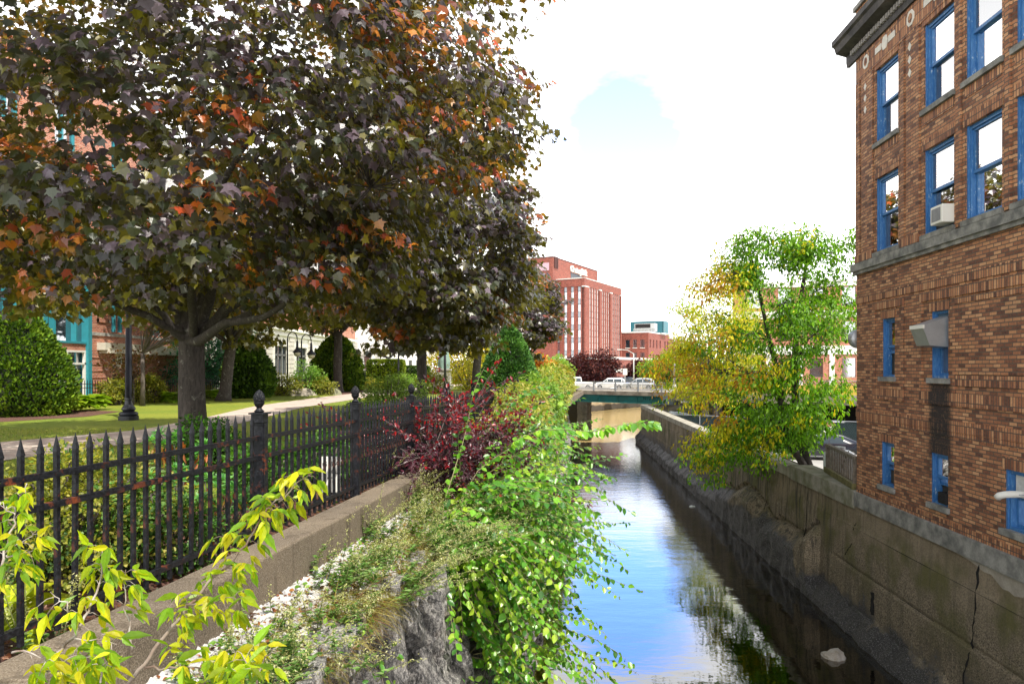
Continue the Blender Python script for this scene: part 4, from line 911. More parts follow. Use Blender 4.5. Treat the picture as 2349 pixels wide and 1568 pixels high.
pole((1594-2048)/2799*47, 47, -1.75, 3.7, .075, 'slim black lamp post in front of the box hedge', FE)
p = pole((1780-2048)/2799*44, 44, -1.75, 4.4, .10, 'dark post rising in front of the green copper statue', FE)
G().lathe([(.05, 4.4), (.02, 5.0), (.01, 5.6)], n=8).obj('spike', FE, p)
GREY = plain('pale pole', (.6, .6, .58), .5)
pole((2535-2048)/2799*112, 112, -3.2, 5.5, .12, 'pale street light with a long arm behind the bridge traffic', GREY, -2.0, 'street_light', 'street light')
pole((2698-2048)/2799*86, 86, -2.6, 8.2, .13, 'tall thin white pole beside the lime green trees', GREY, None, 'flag_pole', 'pole')
t = thing('street_sign', 'small white traffic sign on a pole behind the bridge railing', 'sign', ((2500-2048)/2799*96, 96, -3.2)); G().tube([(0, 0, 0), (0, 0, 3.0)], .04, 8).obj('pole', GREY, t); G().box(-.3, .3, -.06, -.04, 2.2, 3.05).obj('panel', WHITE, t)
# ornate street clock
t = thing('street_clock', 'ornate black post clock before the pale building', 'clock', ((1555-2048)/2799*90, 90, -1.75)); G().tube([(0, 0, 0), (0, 0, 3)], .09, 8).obj('pole', FE, t)
fc = G(); fc.prism([(.62*math.cos(a), 3.7+.8*math.sin(a)) for a in np.linspace(0, 2*math.pi, 20)[:-1]], 'y', -.12, .12); fo = fc.obj('clock_case', FE, t); G().prism([(.48*math.cos(a), 3.75+.6*math.sin(a)) for a in np.linspace(0, 2*math.pi, 20)[:-1]], 'y', -.14, -.121).obj('dial', WHITE, fo); G().lathe([(.2, 4.45), (.08, 4.7), (.01, 5)], n=8).obj('finial', FE, t)
# statue
st = thing('statue', 'green copper draped statue on a pale pedestal behind the dark red shrub', 'statue', ((1776-2048)/2799*58, 58, -1.75))
G().box(-.7, .7, -.7, .7, 0, .35).box(-.55, .55, -.55, .55, .35, 1.5).box(-.62, .62, -.62, .62, 1.5, 1.65).obj('pedestal', STONE, st, bevel=.02)
g = G(); n = 28; vs = []; pr = [(.42, 1.65), (.50, 2.0), (.46, 2.5), (.40, 2.9), (.38, 3.2), (.30, 3.42), (.13, 3.52), (.11, 3.58)]
for r, z in pr:
    for k in range(n): a = 2*math.pi*k/n; q = r*(1+.09*math.sin(a*7+z*1.5)); vs.append((q*math.cos(a), q*.7*math.sin(a), z))
g.add(vs, [(i*n+k, i*n+(k+1) % n, (i+1)*n+(k+1) % n, (i+1)*n+k) for i in range(len(pr)-1) for k in range(n)])
VERD = plain('verdigris copper', (.30, .45, .38), .7, var=.3, scale=3); g.obj('robe', VERD, st, smooth=True); G().lathe([(.02, 3.5), (.12, 3.58), (.14, 3.7), (.12, 3.82), (.03, 3.88)], n=14).obj('head', VERD, st, smooth=True)
# signs
s_ = thing('garden_sign', 'white garden sign with black letters standing in the bed behind the fence', 'sign', (-2.33, 9.0, -1.70), R(12))
G().box(-.12, .12, -.012, .012, .10, .56).obj('panel', WHITE, s_); G().box(-.012, .012, .012, .03, -.1, .6).obj('stake', DARKIN, s_)
for k, (tx_, sz, z) in enumerate((('G B A', .085, .44), ('Y H U', .08, .34), ('a c o r', .035, .28), ('g o e', .035, .23))): text_mesh('lettering', tx_, sz, DARKIN, s_, (0, -.016, z), (R(90), 0, 0), .002)
s_ = thing('parking_sign', 'red and white parking notice hanging on the chain link fence', 'sign', (CW(41)+9.9, 43.5, -4.0)); G().box(-.32, .32, -.02, .02, 0, .62).obj('panel', WHITE, s_); G().box(-.32, .32, -.025, -.02, .36, .62).obj('red_field', plain('sign red', (.55, .03, .04), .5), s_)
text_mesh('lettering', 'PERMIT PARKING', .075, WHITE, s_, (0, -.028, .5), (R(90), 0, 0), .002); text_mesh('lettering', 'PERMIT ONLY', .075, WHITE, s_, (0, -.028, .4), (R(90), 0, 0), .002); text_mesh('lettering', 'TOW ZONE', .09, DARKIN, s_, (0, -.024, .2), (R(90), 0, 0), .002)
t = thing('tree_box', 'pale metal box fixed in the fork of the big maple', 'box', ((441-1174.5)/F*15.1, 14.75, (843-676)/F*15.1), R(20)); G().box(-.06, .06, -.05, .05, 0, .17).obj('case', plain('box metal', (.5, .52, .5), .5), t, bevel=.01); t.rotation_euler = (0, R(-14), R(20)); G().box(-.02, .02, .05, .1, .05, .1).obj('bracket', DARKIN, t)

# chain link fence, tank, timber fence
cl = thing('chain_link_fence', 'green slatted chain link fence before the underpass of the car park', 'fence', (CW(46)+1.2, 51.5, -5.2), BRA)
g = G()
for k in range(260): a = k*.1; g.bar((a, 0, .05), (a+.9, 0, 1.75), .006, .006, (0, 1, 0)); g.bar((a+.9, .01, .05), (a, .01, 1.75), .006, .006, (0, 1, 0))
tag(g.obj('mesh', plain('green link', (.10, .16, .15), .6), cl)); G().box(0, 26, .03, .05, .05, 1.7).obj('slat_screen', plain('dark green screen', (.012, .03, .04), .7), cl)
g = G(); 
for k in range(11): g = G().tube([(k*2.6, 0, 0), (k*2.6, 0, 1.85)], .035, 8); g.obj('post', STEEL, cl)
G().tube([(0, 0, 1.8), (26.5, 0, 1.8)], .025, 8).obj('rail', STEEL, cl)
tk = thing('gas_tank', 'upright white gas tank behind the canal wall beside the timber fence', 'tank', (9.62, 20.6, -3.4))
G().lathe([(.42, -1.2), (.42, .80), (.40, .90), (.30, .97), (.2, .99)], n=28).obj('tank', plain('tank paint', (.72, .78, .84), .4, var=.08), tk, smooth=True)
g = G(); g.lathe([(.18, .98), (.18, 1.08)], n=16); g.obj('valve_collar', STEEL, tk)
G().tube([(-.42, -.1, .9), (-.46, -.18, .4), (-.44, -.2, -.2)], .012, 6).tube([(.1, -.4, 1.0), (-.1, -.44, .6), (-.2, -.43, .1), (-.38, -.3, -.3)], .012, 6).obj('hose', DARKIN, tk)
tf = thing('timber_fence', 'short weathered timber fence on the wall top against the brick building', 'fence', (9.02, 20.0, -3.0), 0)
WOOD = plain('weathered wood', (.22, .19, .15), .9, var=.5, scale=12, bump=.6); d = Vector((8.42-9.02, 17.15-20.0, 0)); Ln = d.length; tf.rotation_euler.z = math.atan2(d.y, d.x)
for k in range(16): x = .03+k*(Ln-.1)/15; G().box(x-.02, x+.045, -.012, .012, .04, .74).obj('slat', WOOD, tf)
G().box(-.05, Ln, -.05, .06, .74, .83).obj('top_rail', WOOD, tf, bevel=.008); G().box(-.15, Ln-.02, -.07, .08, -.02, .16).obj('base_beam', plain('mossy timber', (.20, .18, .07), .9, var=.5), tf, bevel=.01); G().box(-.03, .05, -.05, .05, .1, .8).obj('end_post', WOOD, tf); G().box(Ln-.1, Ln-.03, -.05, .05, .1, .8).obj('end_post', WOOD, tf)

# ================================================================ VEHICLES
RUB = plain('tyre rubber', (.02, .02, .02), .85); RIM = plain('alloy rim', (.5, .5, .52), .3, metal=.8); CGL = plain('car glass', (.03, .045, .055), .04, var=.1, bump=0, spec=1.)
def paint(name, c, metal=0.): 
    m = MT(name); m.set('Base Color', (*c, 1)).set('Roughness', .25).set('Metallic', metal); m.p.inputs['Coat Weight'].default_value = .8; m.p.inputs['Coat Roughness'].default_value = .05; return m.m
PW, PS, PB = paint('white car paint', (.78, .79, .80)), paint('silver car paint', (.52, .54, .56), .3), paint('black car paint', (.012, .014, .025))
# stations: x, sill, belt, roof, half width at belt, half width at roof
SHAPES = {
 'suv': (4.8, [(-2.4,.45,.75,.75,.78,.7),(-2.3,.32,1.0,1.02,.90,.72),(-2.15,.28,1.05,1.45,.93,.66),(-1.8,.28,1.05,1.66,.94,.68),(-.6,.28,1.05,1.72,.95,.70),(.35,.28,1.04,1.66,.95,.68),(1.15,.28,1.02,1.06,.95,.80),(1.9,.28,.96,.98,.93,.78),(2.25,.32,.82,.84,.86,.74),(2.4,.42,.62,.62,.75,.68)], (-2.1, .95)),
 'sedan': (4.7, [(-2.35,.42,.72,.72,.74,.68),(-2.25,.32,.98,1.0,.86,.74),(-1.75,.28,1.0,1.06,.90,.70),(-1.0,.26,.98,1.38,.91,.60),(-.2,.26,.96,1.45,.92,.62),(.4,.26,.95,1.38,.92,.60),(1.2,.26,.92,.98,.92,.76),(1.9,.28,.84,.86,.90,.76),(2.25,.32,.7,.72,.82,.72),(2.35,.42,.55,.56,.72,.66)], (-1.6, 1.1)),
 'pickup': (5.7, [(-2.85,.5,1.05,1.05,.88,.86),(-2.8,.42,1.12,1.12,.93,.90),(-1.0,.36,1.14,1.14,.95,.90),(-.9,.34,1.14,1.80,.96,.72),(-.1,.34,1.14,1.86,.97,.74),(.6,.34,1.12,1.78,.97,.72),(1.25,.34,1.12,1.16,.97,.84),(2.3,.36,1.06,1.10,.95,.82),(2.75,.4,.95,.98,.88,.78),(2.85,.5,.7,.72,.8,.74)], (-.85, 1.05)),
}
def car(kind, name, label, cat, p, rz, pm, group=None):
    L_, S_, (ga, gb) = SHAPES[kind]
    t = thing(name, label, cat, p, rz, group)
    g = G(); vs = []
    for x, sl_, be, ro, hb, hr in S_:
        hs_ = hb*.93; half = [(hs_, sl_), (hb, (sl_+be)/2), (hb*.985, be)]
        if ro > be+.08: half += [(hr+(hb-hr)*.25, be+(ro-be)*.8), (hr*.85, ro)]
        else: half += [(hr, ro), (hr*.6, ro+.02)]
        ring = [(x, y, z) for y, z in half]+[(x, -y, z) for y, z in half[::-1]]; vs += ring
    n = 10
    fs = [(i*n+k, i*n+k+1, (i+1)*n+k+1, (i+1)*n+k) for i in range(len(S_)-1) for k in range(n-1)]+[(i*n+n-1, i*n, (i+1)*n, (i+1)*n+n-1) for i in range(len(S_)-1)]+[tuple(range(n)), tuple((len(S_)-1)*n+k for k in range(n))]
    g.add(vs, fs); b = g.obj('body', pm, t, smooth=True)
    md = b.modifiers.new('es', 'EDGE_SPLIT'); md.split_angle = R(35)
    # glass, set just proud of the cabin
    cab = [s for s in S_ if s[3] > s[2]+.25]; wsf = S_[S_.index(cab[-1])+1]; rr = S_[S_.index(cab[0])-1]
    for sg in (1, -1):
        for i in range(len(cab)-1):
            a, c = cab[i], cab[i+1]; gl = G()
            def pt(s, f, x): hb, hr = s[4]*.985, s[5]+(s[4]-s[5])*.25; return (x, sg*(hb+(hr-hb)*f+.012), s[2]+(s[3]-s[2])*.8*f)
            gl.add([pt(a, .08, a[0]+.05), pt(c, .08, c[0]-.05), pt(c, .92, c[0]-.05), pt(a, .92, a[0]+.05)], [(0, 1, 2, 3)]); gl.obj('side_window', CGL, t)
        gl = G(); a = cab[-1]; gl.add([(a[0]+.04, sg*(a[4]*.985+.01), a[2]+.05), (wsf[0]-.2, sg*(a[4]*.98+.01), a[2]+.05), (a[0]+.04, sg*(a[5]+.12), a[2]+(a[3]-a[2])*.68)], [(0, 1, 2)]); gl.obj('side_window', CGL, t)
    def scr(s0, s1, e_):
        gl = G(); w0, w1 = s0[5]*.80, s1[5]*.92
        gl.add([(s0[0]+e_*.03, -w0, s0[3]-.02+.02), (s0[0]+e_*.03, w0, s0[3]-.02+.02), (s1[0]-e_*.03+e_*.03, w1, s1[3]+.045), (s1[0]-e_*.03+e_*.03, -w1, s1[3]+.045)], [(0, 1, 2, 3)]); return gl
    scr(cab[-1], wsf, 1).obj('windscreen', CGL, t); scr(cab[0], rr, -1).obj('rear_window', CGL, t)
    wx = L_*.5-.95
    for x in (-wx+.05, wx-.02):
        for sg in (1, -1):
            y = S_[4][4]-.1
            wo = G().prism([(x+.34*math.cos(a), .34+.34*math.sin(a)) for a in np.linspace(0, 2*math.pi, 21)[:-1]], 'y', sg*(y-.16), sg*(y+.115)).obj('wheel', RUB, t)
            G().prism([(x+.21*math.cos(a), .34+.21*math.sin(a)) for a in np.linspace(0, 2*math.pi, 17)[:-1]], 'y', sg*(y+.1), sg*(y+.13)).obj('rim', RIM, wo)
    for sg in (1, -1):
        xf = S_[-2][0]; xb = S_[1][0]
        G().prism([(sg*.45, .62), (sg*.83, .66), (sg*.84, .82), (sg*.5, .78)], 'x', xf-.05, xf+.06).obj('headlight', plain('headlight glass', (.8, .82, .85), .1), t)
        G().prism([(sg*.50, .78), (sg*.885, .80), (sg*.90, .98), (sg*.6, .97)], 'x', xb-.05, xb+.25).obj('tail_light', plain('tail light red', (.55, .01, .01), .2), t)
    G().box(S_[-1][0]-.06, S_[-1][0]+.03, -.4, .4, .42, .6).obj('grille', DARKIN, t); G().box(-1, 1, .0, .0, 0, 0) if False else None
    for sg in (1, -1): G().box(.95, 1.12, sg*1.0-.08, sg*1.0+.08, .98 if kind != 'pickup' else 1.1, 1.1 if kind != 'pickup' else 1.25).obj('mirror', pm, t)
    return t
def at(sx, z, d): return ((sx-2048)/2799*d, d, z)
HZ = -3.2
far_side = R(180-8)
car('pickup', 'pickup_truck', 'white pickup truck with a double cab, leftmost of the vehicles behind the bridge railing', 'pickup truck', at(2300, HZ, 104), R(176), PW)
car('suv', 'suv', 'white suv in the middle behind the bridge railing', 'suv', at(2440, HZ, 104.5), R(180-12), PW)
car('suv', 'suv', 'silver estate suv behind the right part of the bridge railing', 'suv', at(2556, HZ, 103), R(180-14), PS)
car('suv', 'suv', 'dark suv seen over the roof of the white one beyond the bridge', 'suv', at(2485, HZ, 114), R(180-10), PB)
car('suv', 'suv', 'white car half hidden by the yellow leaves right of the silver suv', 'car', at(2640, HZ, 106), R(180-14), PW)
car('sedan', 'parked_car', 'small white car at the left end behind the pickup', 'car', at(2215, HZ, 116), R(180), PW)
car('sedan', 'parked_car', 'silver hatchback with its red tail light towards the brick building', 'car', at(3322, -5.2, 50), R(140), PS)
car('sedan', 'parked_car', 'shiny black sedan parked between the silver hatchback and the gas tank', 'car', at(3290, -5.2, 40), R(165), PB)
car('sedan', 'parked_car', 'white car just showing its bonnet beside the brick building corner', 'car', (19.0, 34.5, -5.2), R(200), PW)
car('suv', 'parked_car', 'white van like car behind the tree trunks in the car park', 'car', at(3060, -5.2, 44), R(150), PW)
car('suv', 'parked_car', 'dark green car under the viaduct next to its first column', 'car', at(2700, -5.2, 57), R(100), paint('dark green paint', (.01, .04, .03)))
# rocks
def rock(name, label, p, s, mat, kind=None, cat='rock', seed=0):
    import bmesh
    bm = bmesh.new(); bmesh.ops.create_icosphere(bm, subdivisions=3, radius=1)
    for v in bm.verts: k = 1+.28*fbm(v.co.x*1.6+seed, v.co.y*1.6, v.co.z*1.6)+.06*fbm(v.co.x*6, v.co.y*6, v.co.z*6+seed); v.co = Vector((v.co.x*k*s[0], v.co.y*k*s[1], v.co.z*k*s[2]))
    me = bpy.data.meshes.new(name); bm.to_mesh(me); bm.free(); me.materials.append(mat); o = bpy.data.objects.new(name, me); C.objects.link(o); o.location = p; return tag(o, label, cat)
RK = plain('pale rock', (.45, .38, .30), .85, var=.5, scale=5, bump=.8, c2=(.6, .55, .5)); RK2 = plain('garden boulder', (.40, .35, .28), .9, var=.4, scale=3, bump=.6)
rock('rock', 'pale rock poking out of the shallow water near the right bank', (6.95, 15.1, -6.28), (.26, .2, .2), RK, seed=3)
rock('rock', 'small white stone in the water halfway along the right bank', ((1588-1174.5)/F*31.5, 31.5, -6.25), (.14, .1, .06), WHITE, seed=9)
rock('boulder', 'low pale boulder at the lawn edge left of the mulch circle', ((688-1174.5)/F*44, 44, -1.78), (1.0, .6, .5), RK2, cat='boulder', seed=5)
rock('boulder', 'grey green boulder at the foot of the scarred maple', ((760-1174.5)/F*46, 45.5, -1.75), (.8, .6, .45), plain('green boulder', (.25, .25, .16), .9), cat='boulder', seed=7)
# ================================================================ TREES
def tree_geo(g, a, b, ra, rb, sag=0, n=8, wob=.12, k=7):
    a, b = Vector(a), Vector(b); L_ = (b-a).length; ph = random.uniform(0, 99)
    pts = []; rad = []
    for i in range(k):
        t = i/(k-1); p = a.lerp(b, t); q = math.sin(t*math.pi)
        p += Vector((fbm(t*2+ph, 1), fbm(t*2+ph, 5), fbm(t*2+ph, 9)))*wob*L_*q; p.z += sag*L_*q
        pts.append(p); rad.append(ra+(rb-ra)*t)
    g.tube(pts, rad, n); return pts
def foliage_clusters(cen, n_leaf, rad, size, hang=.5, flat=.45, outc=None):
    """leaf points around cluster centres; tips point outward and down, faces turned up and out"""
    K_ = len(cen); idx = np.repeat(np.arange(K_), n_leaf); n = len(idx); c = cen[idx]
    d = rdir(n)*np.cbrt(rng.random((n, 1)))*rad*np.array([1, 1, flat]); P = c+d
    out = unit(c-outc) if outc is not None else rdir(n)
    D = unit(out*.55+unit(d+1e-6)*.45+rng.normal(0, .45, (n, 3))-np.array([0, 0, hang])); N = unit(out*.6+np.array([0, 0, .75])+rng.normal(0, .42, (n, 3)))
    P[:, 2] -= .35*np.linalg.norm(d[:, :2], axis=1)**2/max(rad, .1)
    return P, D, N, size*rng.uniform(.6, 1.25, n), idx
PUR = [(.040, .024, .040), (.070, .045, .070), (.026, .022, .030), (.17, .125, .165), (.020, .028, .020), (.10, .07, .10)]  # the palest purple paints leaf gloss into the colour
ORA = [(.55, .12, .015), (.62, .22, .02), (.42, .06, .02), (.34, .15, .02)]
OLV = [(.08, .075, .012), (.05, .06, .015), (.13, .11, .012), (.035, .05, .02)]
def maple(label, base, tr, fork_z, cc, rr, K_, nl, size, oraf=.12, lowf=.0, limbs=None, seed=1, group=None, tpl=T_MAPLE, name='maple_tree', zmin=None, rad=.75, cut=None, lean=(0, 0)):
    global rng
    rng = np.random.default_rng(seed); random.seed(seed)
    t = thing(name, label, 'maple tree', base, 0, group); b = Vector(base); cc = Vector(cc)-b
    g = G(); pts = []; rs = []
    for k in range(9):
        q = k/8; z = fork_z*q; fl = 1+.55*math.exp(-z/.25); pts.append((.05*fbm(q*2, seed)+lean[0]*q, .05*fbm(q*2, seed+4)+lean[1]*q, z-.05)); rs.append(tr*fl*(1-.12*q)*(1.12 if q > .9 else 1))
    g.tube(pts, rs, 18)
    top = Vector(pts[-1])-Vector((0, 0, .25)); limb_pts = []
    if limbs is None:
        limbs = []
        for k in range(6):
            a = 2*math.pi*k/6+seed; limbs.append((cc+Vector((math.cos(a)*rr[0]*.6, math.sin(a)*rr[1]*.6, rr[2]*(.0 if k % 2 else -.35))), tr*.42))
        limbs.append((cc+Vector((0, 0, rr[2]*.7)), tr*.6))
    else: limbs = [(Vector(p)-b, r) for p, r in limbs]
    for p, r in limbs: limb_pts += [(q, r*(1-.75*i/9)) for i, q in enumerate(tree_geo(g, top+Vector((random.uniform(-.1, .1), random.uniform(-.1, .1), random.uniform(-.2, .1))), p, r, r*.25, sag=-.06 if p.z < cc.z else .04, n=12, wob=.07, k=10))]
    dirs = rdir(K_*3); q = rng.uniform(.45, 1.0, (K_*3, 1))**.55
    cen = np.array(cc)+dirs*q*np.array(rr)
    for i in range(len(cen)): cen[i] += np.array([fbm(*(cen[i]*.35)) for _ in range(1)]).repeat(3)*np.array([.9, .9, .5])
    if zmin is not None: cen = cen[cen[:, 2]+b.z > zmin]
    if cut is not None: cen = cen[[cut(c+np.array(b)) for c in cen]]
    cen = cen[:K_]
    for c in cen:           # twigs from the nearest limb
        c_ = Vector(c); best = min(limb_pts, key=lambda q: (q[0]-c_).length+(.8 if q[0].z > c_.z+.5 else 0)); 
        if .3 < (best[0]-c_).length < 2.2: tree_geo(g, best[0], c_, min(best[1]*.5, .02), .004, n=5, wob=.1, k=5)
    g.obj('trunk', BARK_M, t, smooth=True)
    P, D, N, S, idx = foliage_clusters(cen, nl, rad, size, .85, .33, outc=np.array(cc)*np.array([1, 1, .7]))
    rel = (cen-np.array(cc))/np.array(rr); rn = np.linalg.norm(rel, axis=1)
    base_kind = np.array([fbm(*(c*.55+3)) for c in cen]); ks = base_kind+.5*(rn-.8)+.25*rel[:, 2]
    thr = np.quantile(ks, 1-oraf); col = pick(PUR, len(P), .3)*1.15
    oc = pick(ORA, len(P), .3); ol = pick(OLV, len(P), .3)
    io = (ks[idx] > thr) & (rng.random(len(P)) < .62); col[io] = oc[io]
    low = (rel[:, 2][idx] < -.25+.25*rng.normal(size=len(P))) | (rng.random(len(P)) < lowf); il = low & ~io & (rng.random(len(P)) < .6+lowf); col[il] = ol[il]
    scatter('crown', LEAF_MAPLE, P, D, N, S, tpl, col, t)
    return t
bx, by_ = (440-1174.5)/F*15.3, 15.3
def bigcut(c):
    x, y, z = c; sx = 1174.5+x/y*F; sy = 843-z/y*F
    return y > 7.0 and sy < 745+.03*(sx-600)
lim = [(W(380, 560, 15.2), .15), (W(300, 640, 14.0), .12), (W(60, 560, 12.5), .10), (W(640, 590, 14.0), .17), (W(720, 640, 12), .12), (W(560, 380, 15.5), .15), (W(420, 150, 15.5), .2), (W(470, 60, 14.5), .12), (W(850, 430, 12), .10), (W(200, 300, 14), .11), (W(600, 150, 12.5), .12), (W(330, 400, 18), .12), (W(620, 300, 18.5), .12), (W(430, 350, 11), .1)]
maple('huge purple and orange leaved maple with a forked trunk at the upper left', (bx, by_, -1.75), .29, 2.75, (bx+.1, 13.9, 5.9), (7.1, 7.2, 5.6), 1000, 72, .152, .36, 0, lim, 5, zmin=1.3, rad=.80, cut=bigcut)
maple('second purple maple whose olive tinted crown overlaps the right of the huge one', ((968-1174.5)/F*27, 27, -1.75), .20, 3.0, ((985-1174.5)/F*25.5, 25.0, 4.7), (4.0, 4.6, 4.7), 330, 56, .22, .22, .22, None, 8, zmin=.7, rad=.8)
maple('maple with a leaning two pronged trunk right of the huge one', (-15.2, 36.8, -1.75), .30, 3.4, (-14.5, 36.5, 6.2), (5.6, 5.0, 5.0), 260, 50, .27, .1, .35, None, 12, zmin=1.4, rad=.95, lean=(.5, 0))
maple('maple with a scar on its bark standing in the mulch circle', (-12.2, 49, -1.75), .31, 4.3, (-11.9, 48.5, 7.8), (6.2, 5.5, 5.4), 240, 50, .30, .1, .45, [(Vector((-15.6, 49, 4.3)), .12), (Vector((-12.3, 49, 7)), .2), (Vector((-9, 48, 6)), .14), (Vector((-12, 46, 8)), .12), (Vector((-15, 50, 8)), .12), (Vector((-9, 51, 9)), .12)], 14, zmin=2.6, rad=1.0)
maple('maple with a knotted dark trunk left of the tall yew', (-2.5, 48, -1.75), .30, 3.6, (-3.0, 47.5, 6.6), (5.2, 5, 5.0), 220, 50, .29, .08, .5, None, 17, zmin=1.3, rad=1.0, lean=(.15, 0))
maple('dark copper leaved maple rising behind the tall yew', (1.0, 60, -1.75), .25, 2.4, (1.4, 59, 4.6), (3.0, 3, 3.8), 150, 60, .28, .12, 0, None, 21, zmin=-.5, rad=.9)
DPUR = [(.07, .015, .022), (.10, .02, .03), (.045, .012, .02), (.14, .035, .03)]
ELM = [(.40, .38, .02), (.26, .32, .02), (.55, .46, .03), (.14, .22, .015)]
LIME = [(.22, .36, .03), (.30, .42, .04), (.14, .26, .02)]
def bush_tree(label, base, trunk_h, cc, rr, n, size, pal, seed=1, name='tree', cat='tree', K_=60, tpl=T_OVAL, mat=LEAF, tr=.12, rad=None, group=None, pal2=None, hang=.2, p=None, inner=.35):
    global rng
    rng = np.random.default_rng(seed); random.seed(seed)
    t = thing(name, label, cat, base, 0, group); b = np.array(base); cc = np.array(cc, float)-b; rr = np.array(rr, float)
    cen = cc+rdir(K_)*(rng.uniform(inner, 1, (K_, 1))**.6)*rr; cen[:, 2] = np.maximum(cen[:, 2], .15)
    g = G(); top = Vector((0, 0, trunk_h))
    if trunk_h > 0: g.tube([(0, 0, -.05), (.02, 0, trunk_h*.5), top], [tr*1.3, tr, tr*.9], 10)
    for c in cen[:int(K_*.6)]: tree_geo(g, top if trunk_h > 0 else (rng.normal(0, .1), rng.normal(0, .1), -.05), c, tr*.4, .008, n=5, wob=.08, k=5)
    g.obj('trunk' if trunk_h > .6 else 'stem', BARK, t, smooth=True)
    rad = rad or float(rr.mean())*.42
    P, D, N, S, idx = foliage_clusters(cen, n//K_, rad, size, hang=hang, flat=.7, outc=cc*np.array([1, 1, .6])); P[:, 2] = np.maximum(P[:, 2], .01)
    col = pick(pal, len(P), .22, p)
    if pal2:
        kk = np.array([fbm(*(c*.9/max(rad, .3)+seed)) for c in cen]); i2 = (kk[idx] > .05) & (rng.random(len(P)) < .75); c2 = pick(pal2, len(P), .2); col[i2] = c2[i2]
    scatter('crown' if trunk_h > .6 else 'foliage', mat, P, D, N, S, tpl, col, t); return t
bush_tree('dark maroon leaved tree in front of the office tower behind the white suv', at(2370, HZ, 118), 1.2, at(2372, -.1, 118), (5.0, 3, 3.0), 9000, .36, DPUR, 31, cat='tree', K_=80, tr=.2)
bush_tree('smaller dark maroon tree right of the street light', at(2555, HZ, 120), 1.2, at(2556, -.9, 120), (2.6, 2, 2.1), 5000, .34, DPUR, 32, K_=50, tr=.15)
bush_tree('maroon bush tree at the left foot of the office tower', at(2275, HZ, 126), 1, at(2275, -1, 126), (2.4, 2, 2), 3000, .36, DPUR, 33, K_=40)
bush_tree('lime green tree before the low brick block, nearer the street light', at(2650, -3.2, 105), 1, at(2660, -.6, 105), (3.6, 2.5, 2.9), 8000, .32, LIME, 34, K_=70, tr=.15)
bush_tree('lime green tree behind the thin white pole', at(2760, -3.2, 108), 1, at(2770, .2, 108), (4.0, 3, 3.4), 8000, .32, LIME, 35, K_=70, tr=.15)
bush_tree('orange and red autumn tree beyond the dark copper maple', at(2165, -2.4, 80), 1, at(2168, .1, 80), (1.9, 2, 1.6), 4500, .26, [(.55, .22, .03), (.6, .12, .03), (.5, .4, .06)], 36, K_=50)
bush_tree('fresh green tree at the left end of the bridge', at(2235, -2.6, 84), 1, at(2225, -.2, 84), (1.9, 2, 1.7), 4500, .26, [(.2, .38, .06), (.3, .42, .08)], 37, K_=50)
bush_tree('red leaved shrub by the left end of the bridge railing', at(2200, -2.1, 70), 0, at(2200, -1.4, 70), (1.5, 1.2, 1.3), 3500, .2, [(.35, .05, .02), (.5, .12, .03), (.25, .15, .02)], 38, name='shrub', cat='shrub', K_=40)
bush_tree('bright yellow tree glowing behind the maple trunks', at(1850, -1.75, 76), 1.5, at(1840, 1.2, 76), (4.2, 3, 3.0), 9000, .26, [(.5, .44, .02), (.4, .42, .03), (.6, .42, .02)], 39, K_=70)
bush_tree('pale green tree far off between the knotted maple and the tall yew', at(1965, -1.75, 92), 1.5, at(1960, 1.0, 92), (2.6, 2, 3.0), 5000, .26, [(.25, .42, .15), (.3, .5, .2)], 40, K_=50)
bush_tree('blue green spruce like tree behind the second maple trunk', (-19.2, 44, -1.75), 1, (-19.0, 44, 1.6), (2.6, 2.3, 3.6), 9000, .22, [(.05, .20, .10), (.08, .28, .15), (.03, .12, .07)], 41, K_=80, tpl=T_LANCE)
bush_tree('small bronze leaved tree against the red brick building', (-18.2, 33.6, -1.75), 1.2, (-18.2, 33.6, .3), (1.4, 1.0, 1.0), 700, .14, [(.12, .05, .03), (.2, .1, .03), (.10, .08, .02)], 42, K_=40, tr=.05, inner=.2)
bush_tree('dark maroon maple between the lamp post and the red brick building', (-16.9, 32, -1.75), 2.4, (-15.5, 32, 2.4), (2.0, 1.2, 1.1), 1000, .2, DPUR, 43, K_=44, tr=.09, tpl=T_MAPLE, mat=LEAF_MAPLE)

bush_tree('yellow and orange tree in the car park left of the box elder, before the viaduct', at(2860, -5.2, 53), 3.5, at(2860, 1.6, 53), (4.0, 3.2, 5.0), 16000, .19, [(.60, .54, .01), (.48, .50, .012), (.60, .52, .015)], 44, K_=150, tr=.2, hang=.8, rad=1.1, pal2=[(.26, .40, .02), (.34, .46, .02)], tpl=tpl_oval(.24, .2, .3))
# yellow green tree over the right bank
rng = np.random.default_rng(50); random.seed(50)
tb = Vector((9.45, 22.3, -3.15)); yt = thing('box_elder_tree', 'yellow green box elder with two slim dark trunks leaning over the right canal wall', 'tree', tb)
g = G(); B0 = Vector((0, 0, -.2)); limbsR = []
def LB(sx, sy, d): return W(sx, sy, d)-tb
tr1 = [B0, LB(1795, 990, 22.3), LB(1790, 880, 22.4), LB(1765, 780, 22.5), LB(1735, 640, 22.6), LB(1720, 570, 22.6)]
tr2 = [B0+Vector((.12, .1, 0)), LB(1826, 980, 22.5), LB(1822, 830, 22.5), LB(1830, 730, 22.6), LB(1850, 600, 22.6), LB(1880, 530, 22.7)]
g.tube(tr1, [.12, .10, .085, .07, .04, .015], 10); g.tube(tr2, [.14, .12, .10, .08, .045, .015], 10)
skel = []
def limb(a, b, r, sag=.0): q = tree_geo(g, a, b, r, .008, sag=sag, n=6, wob=.1, k=8); skel.extend(q); return q
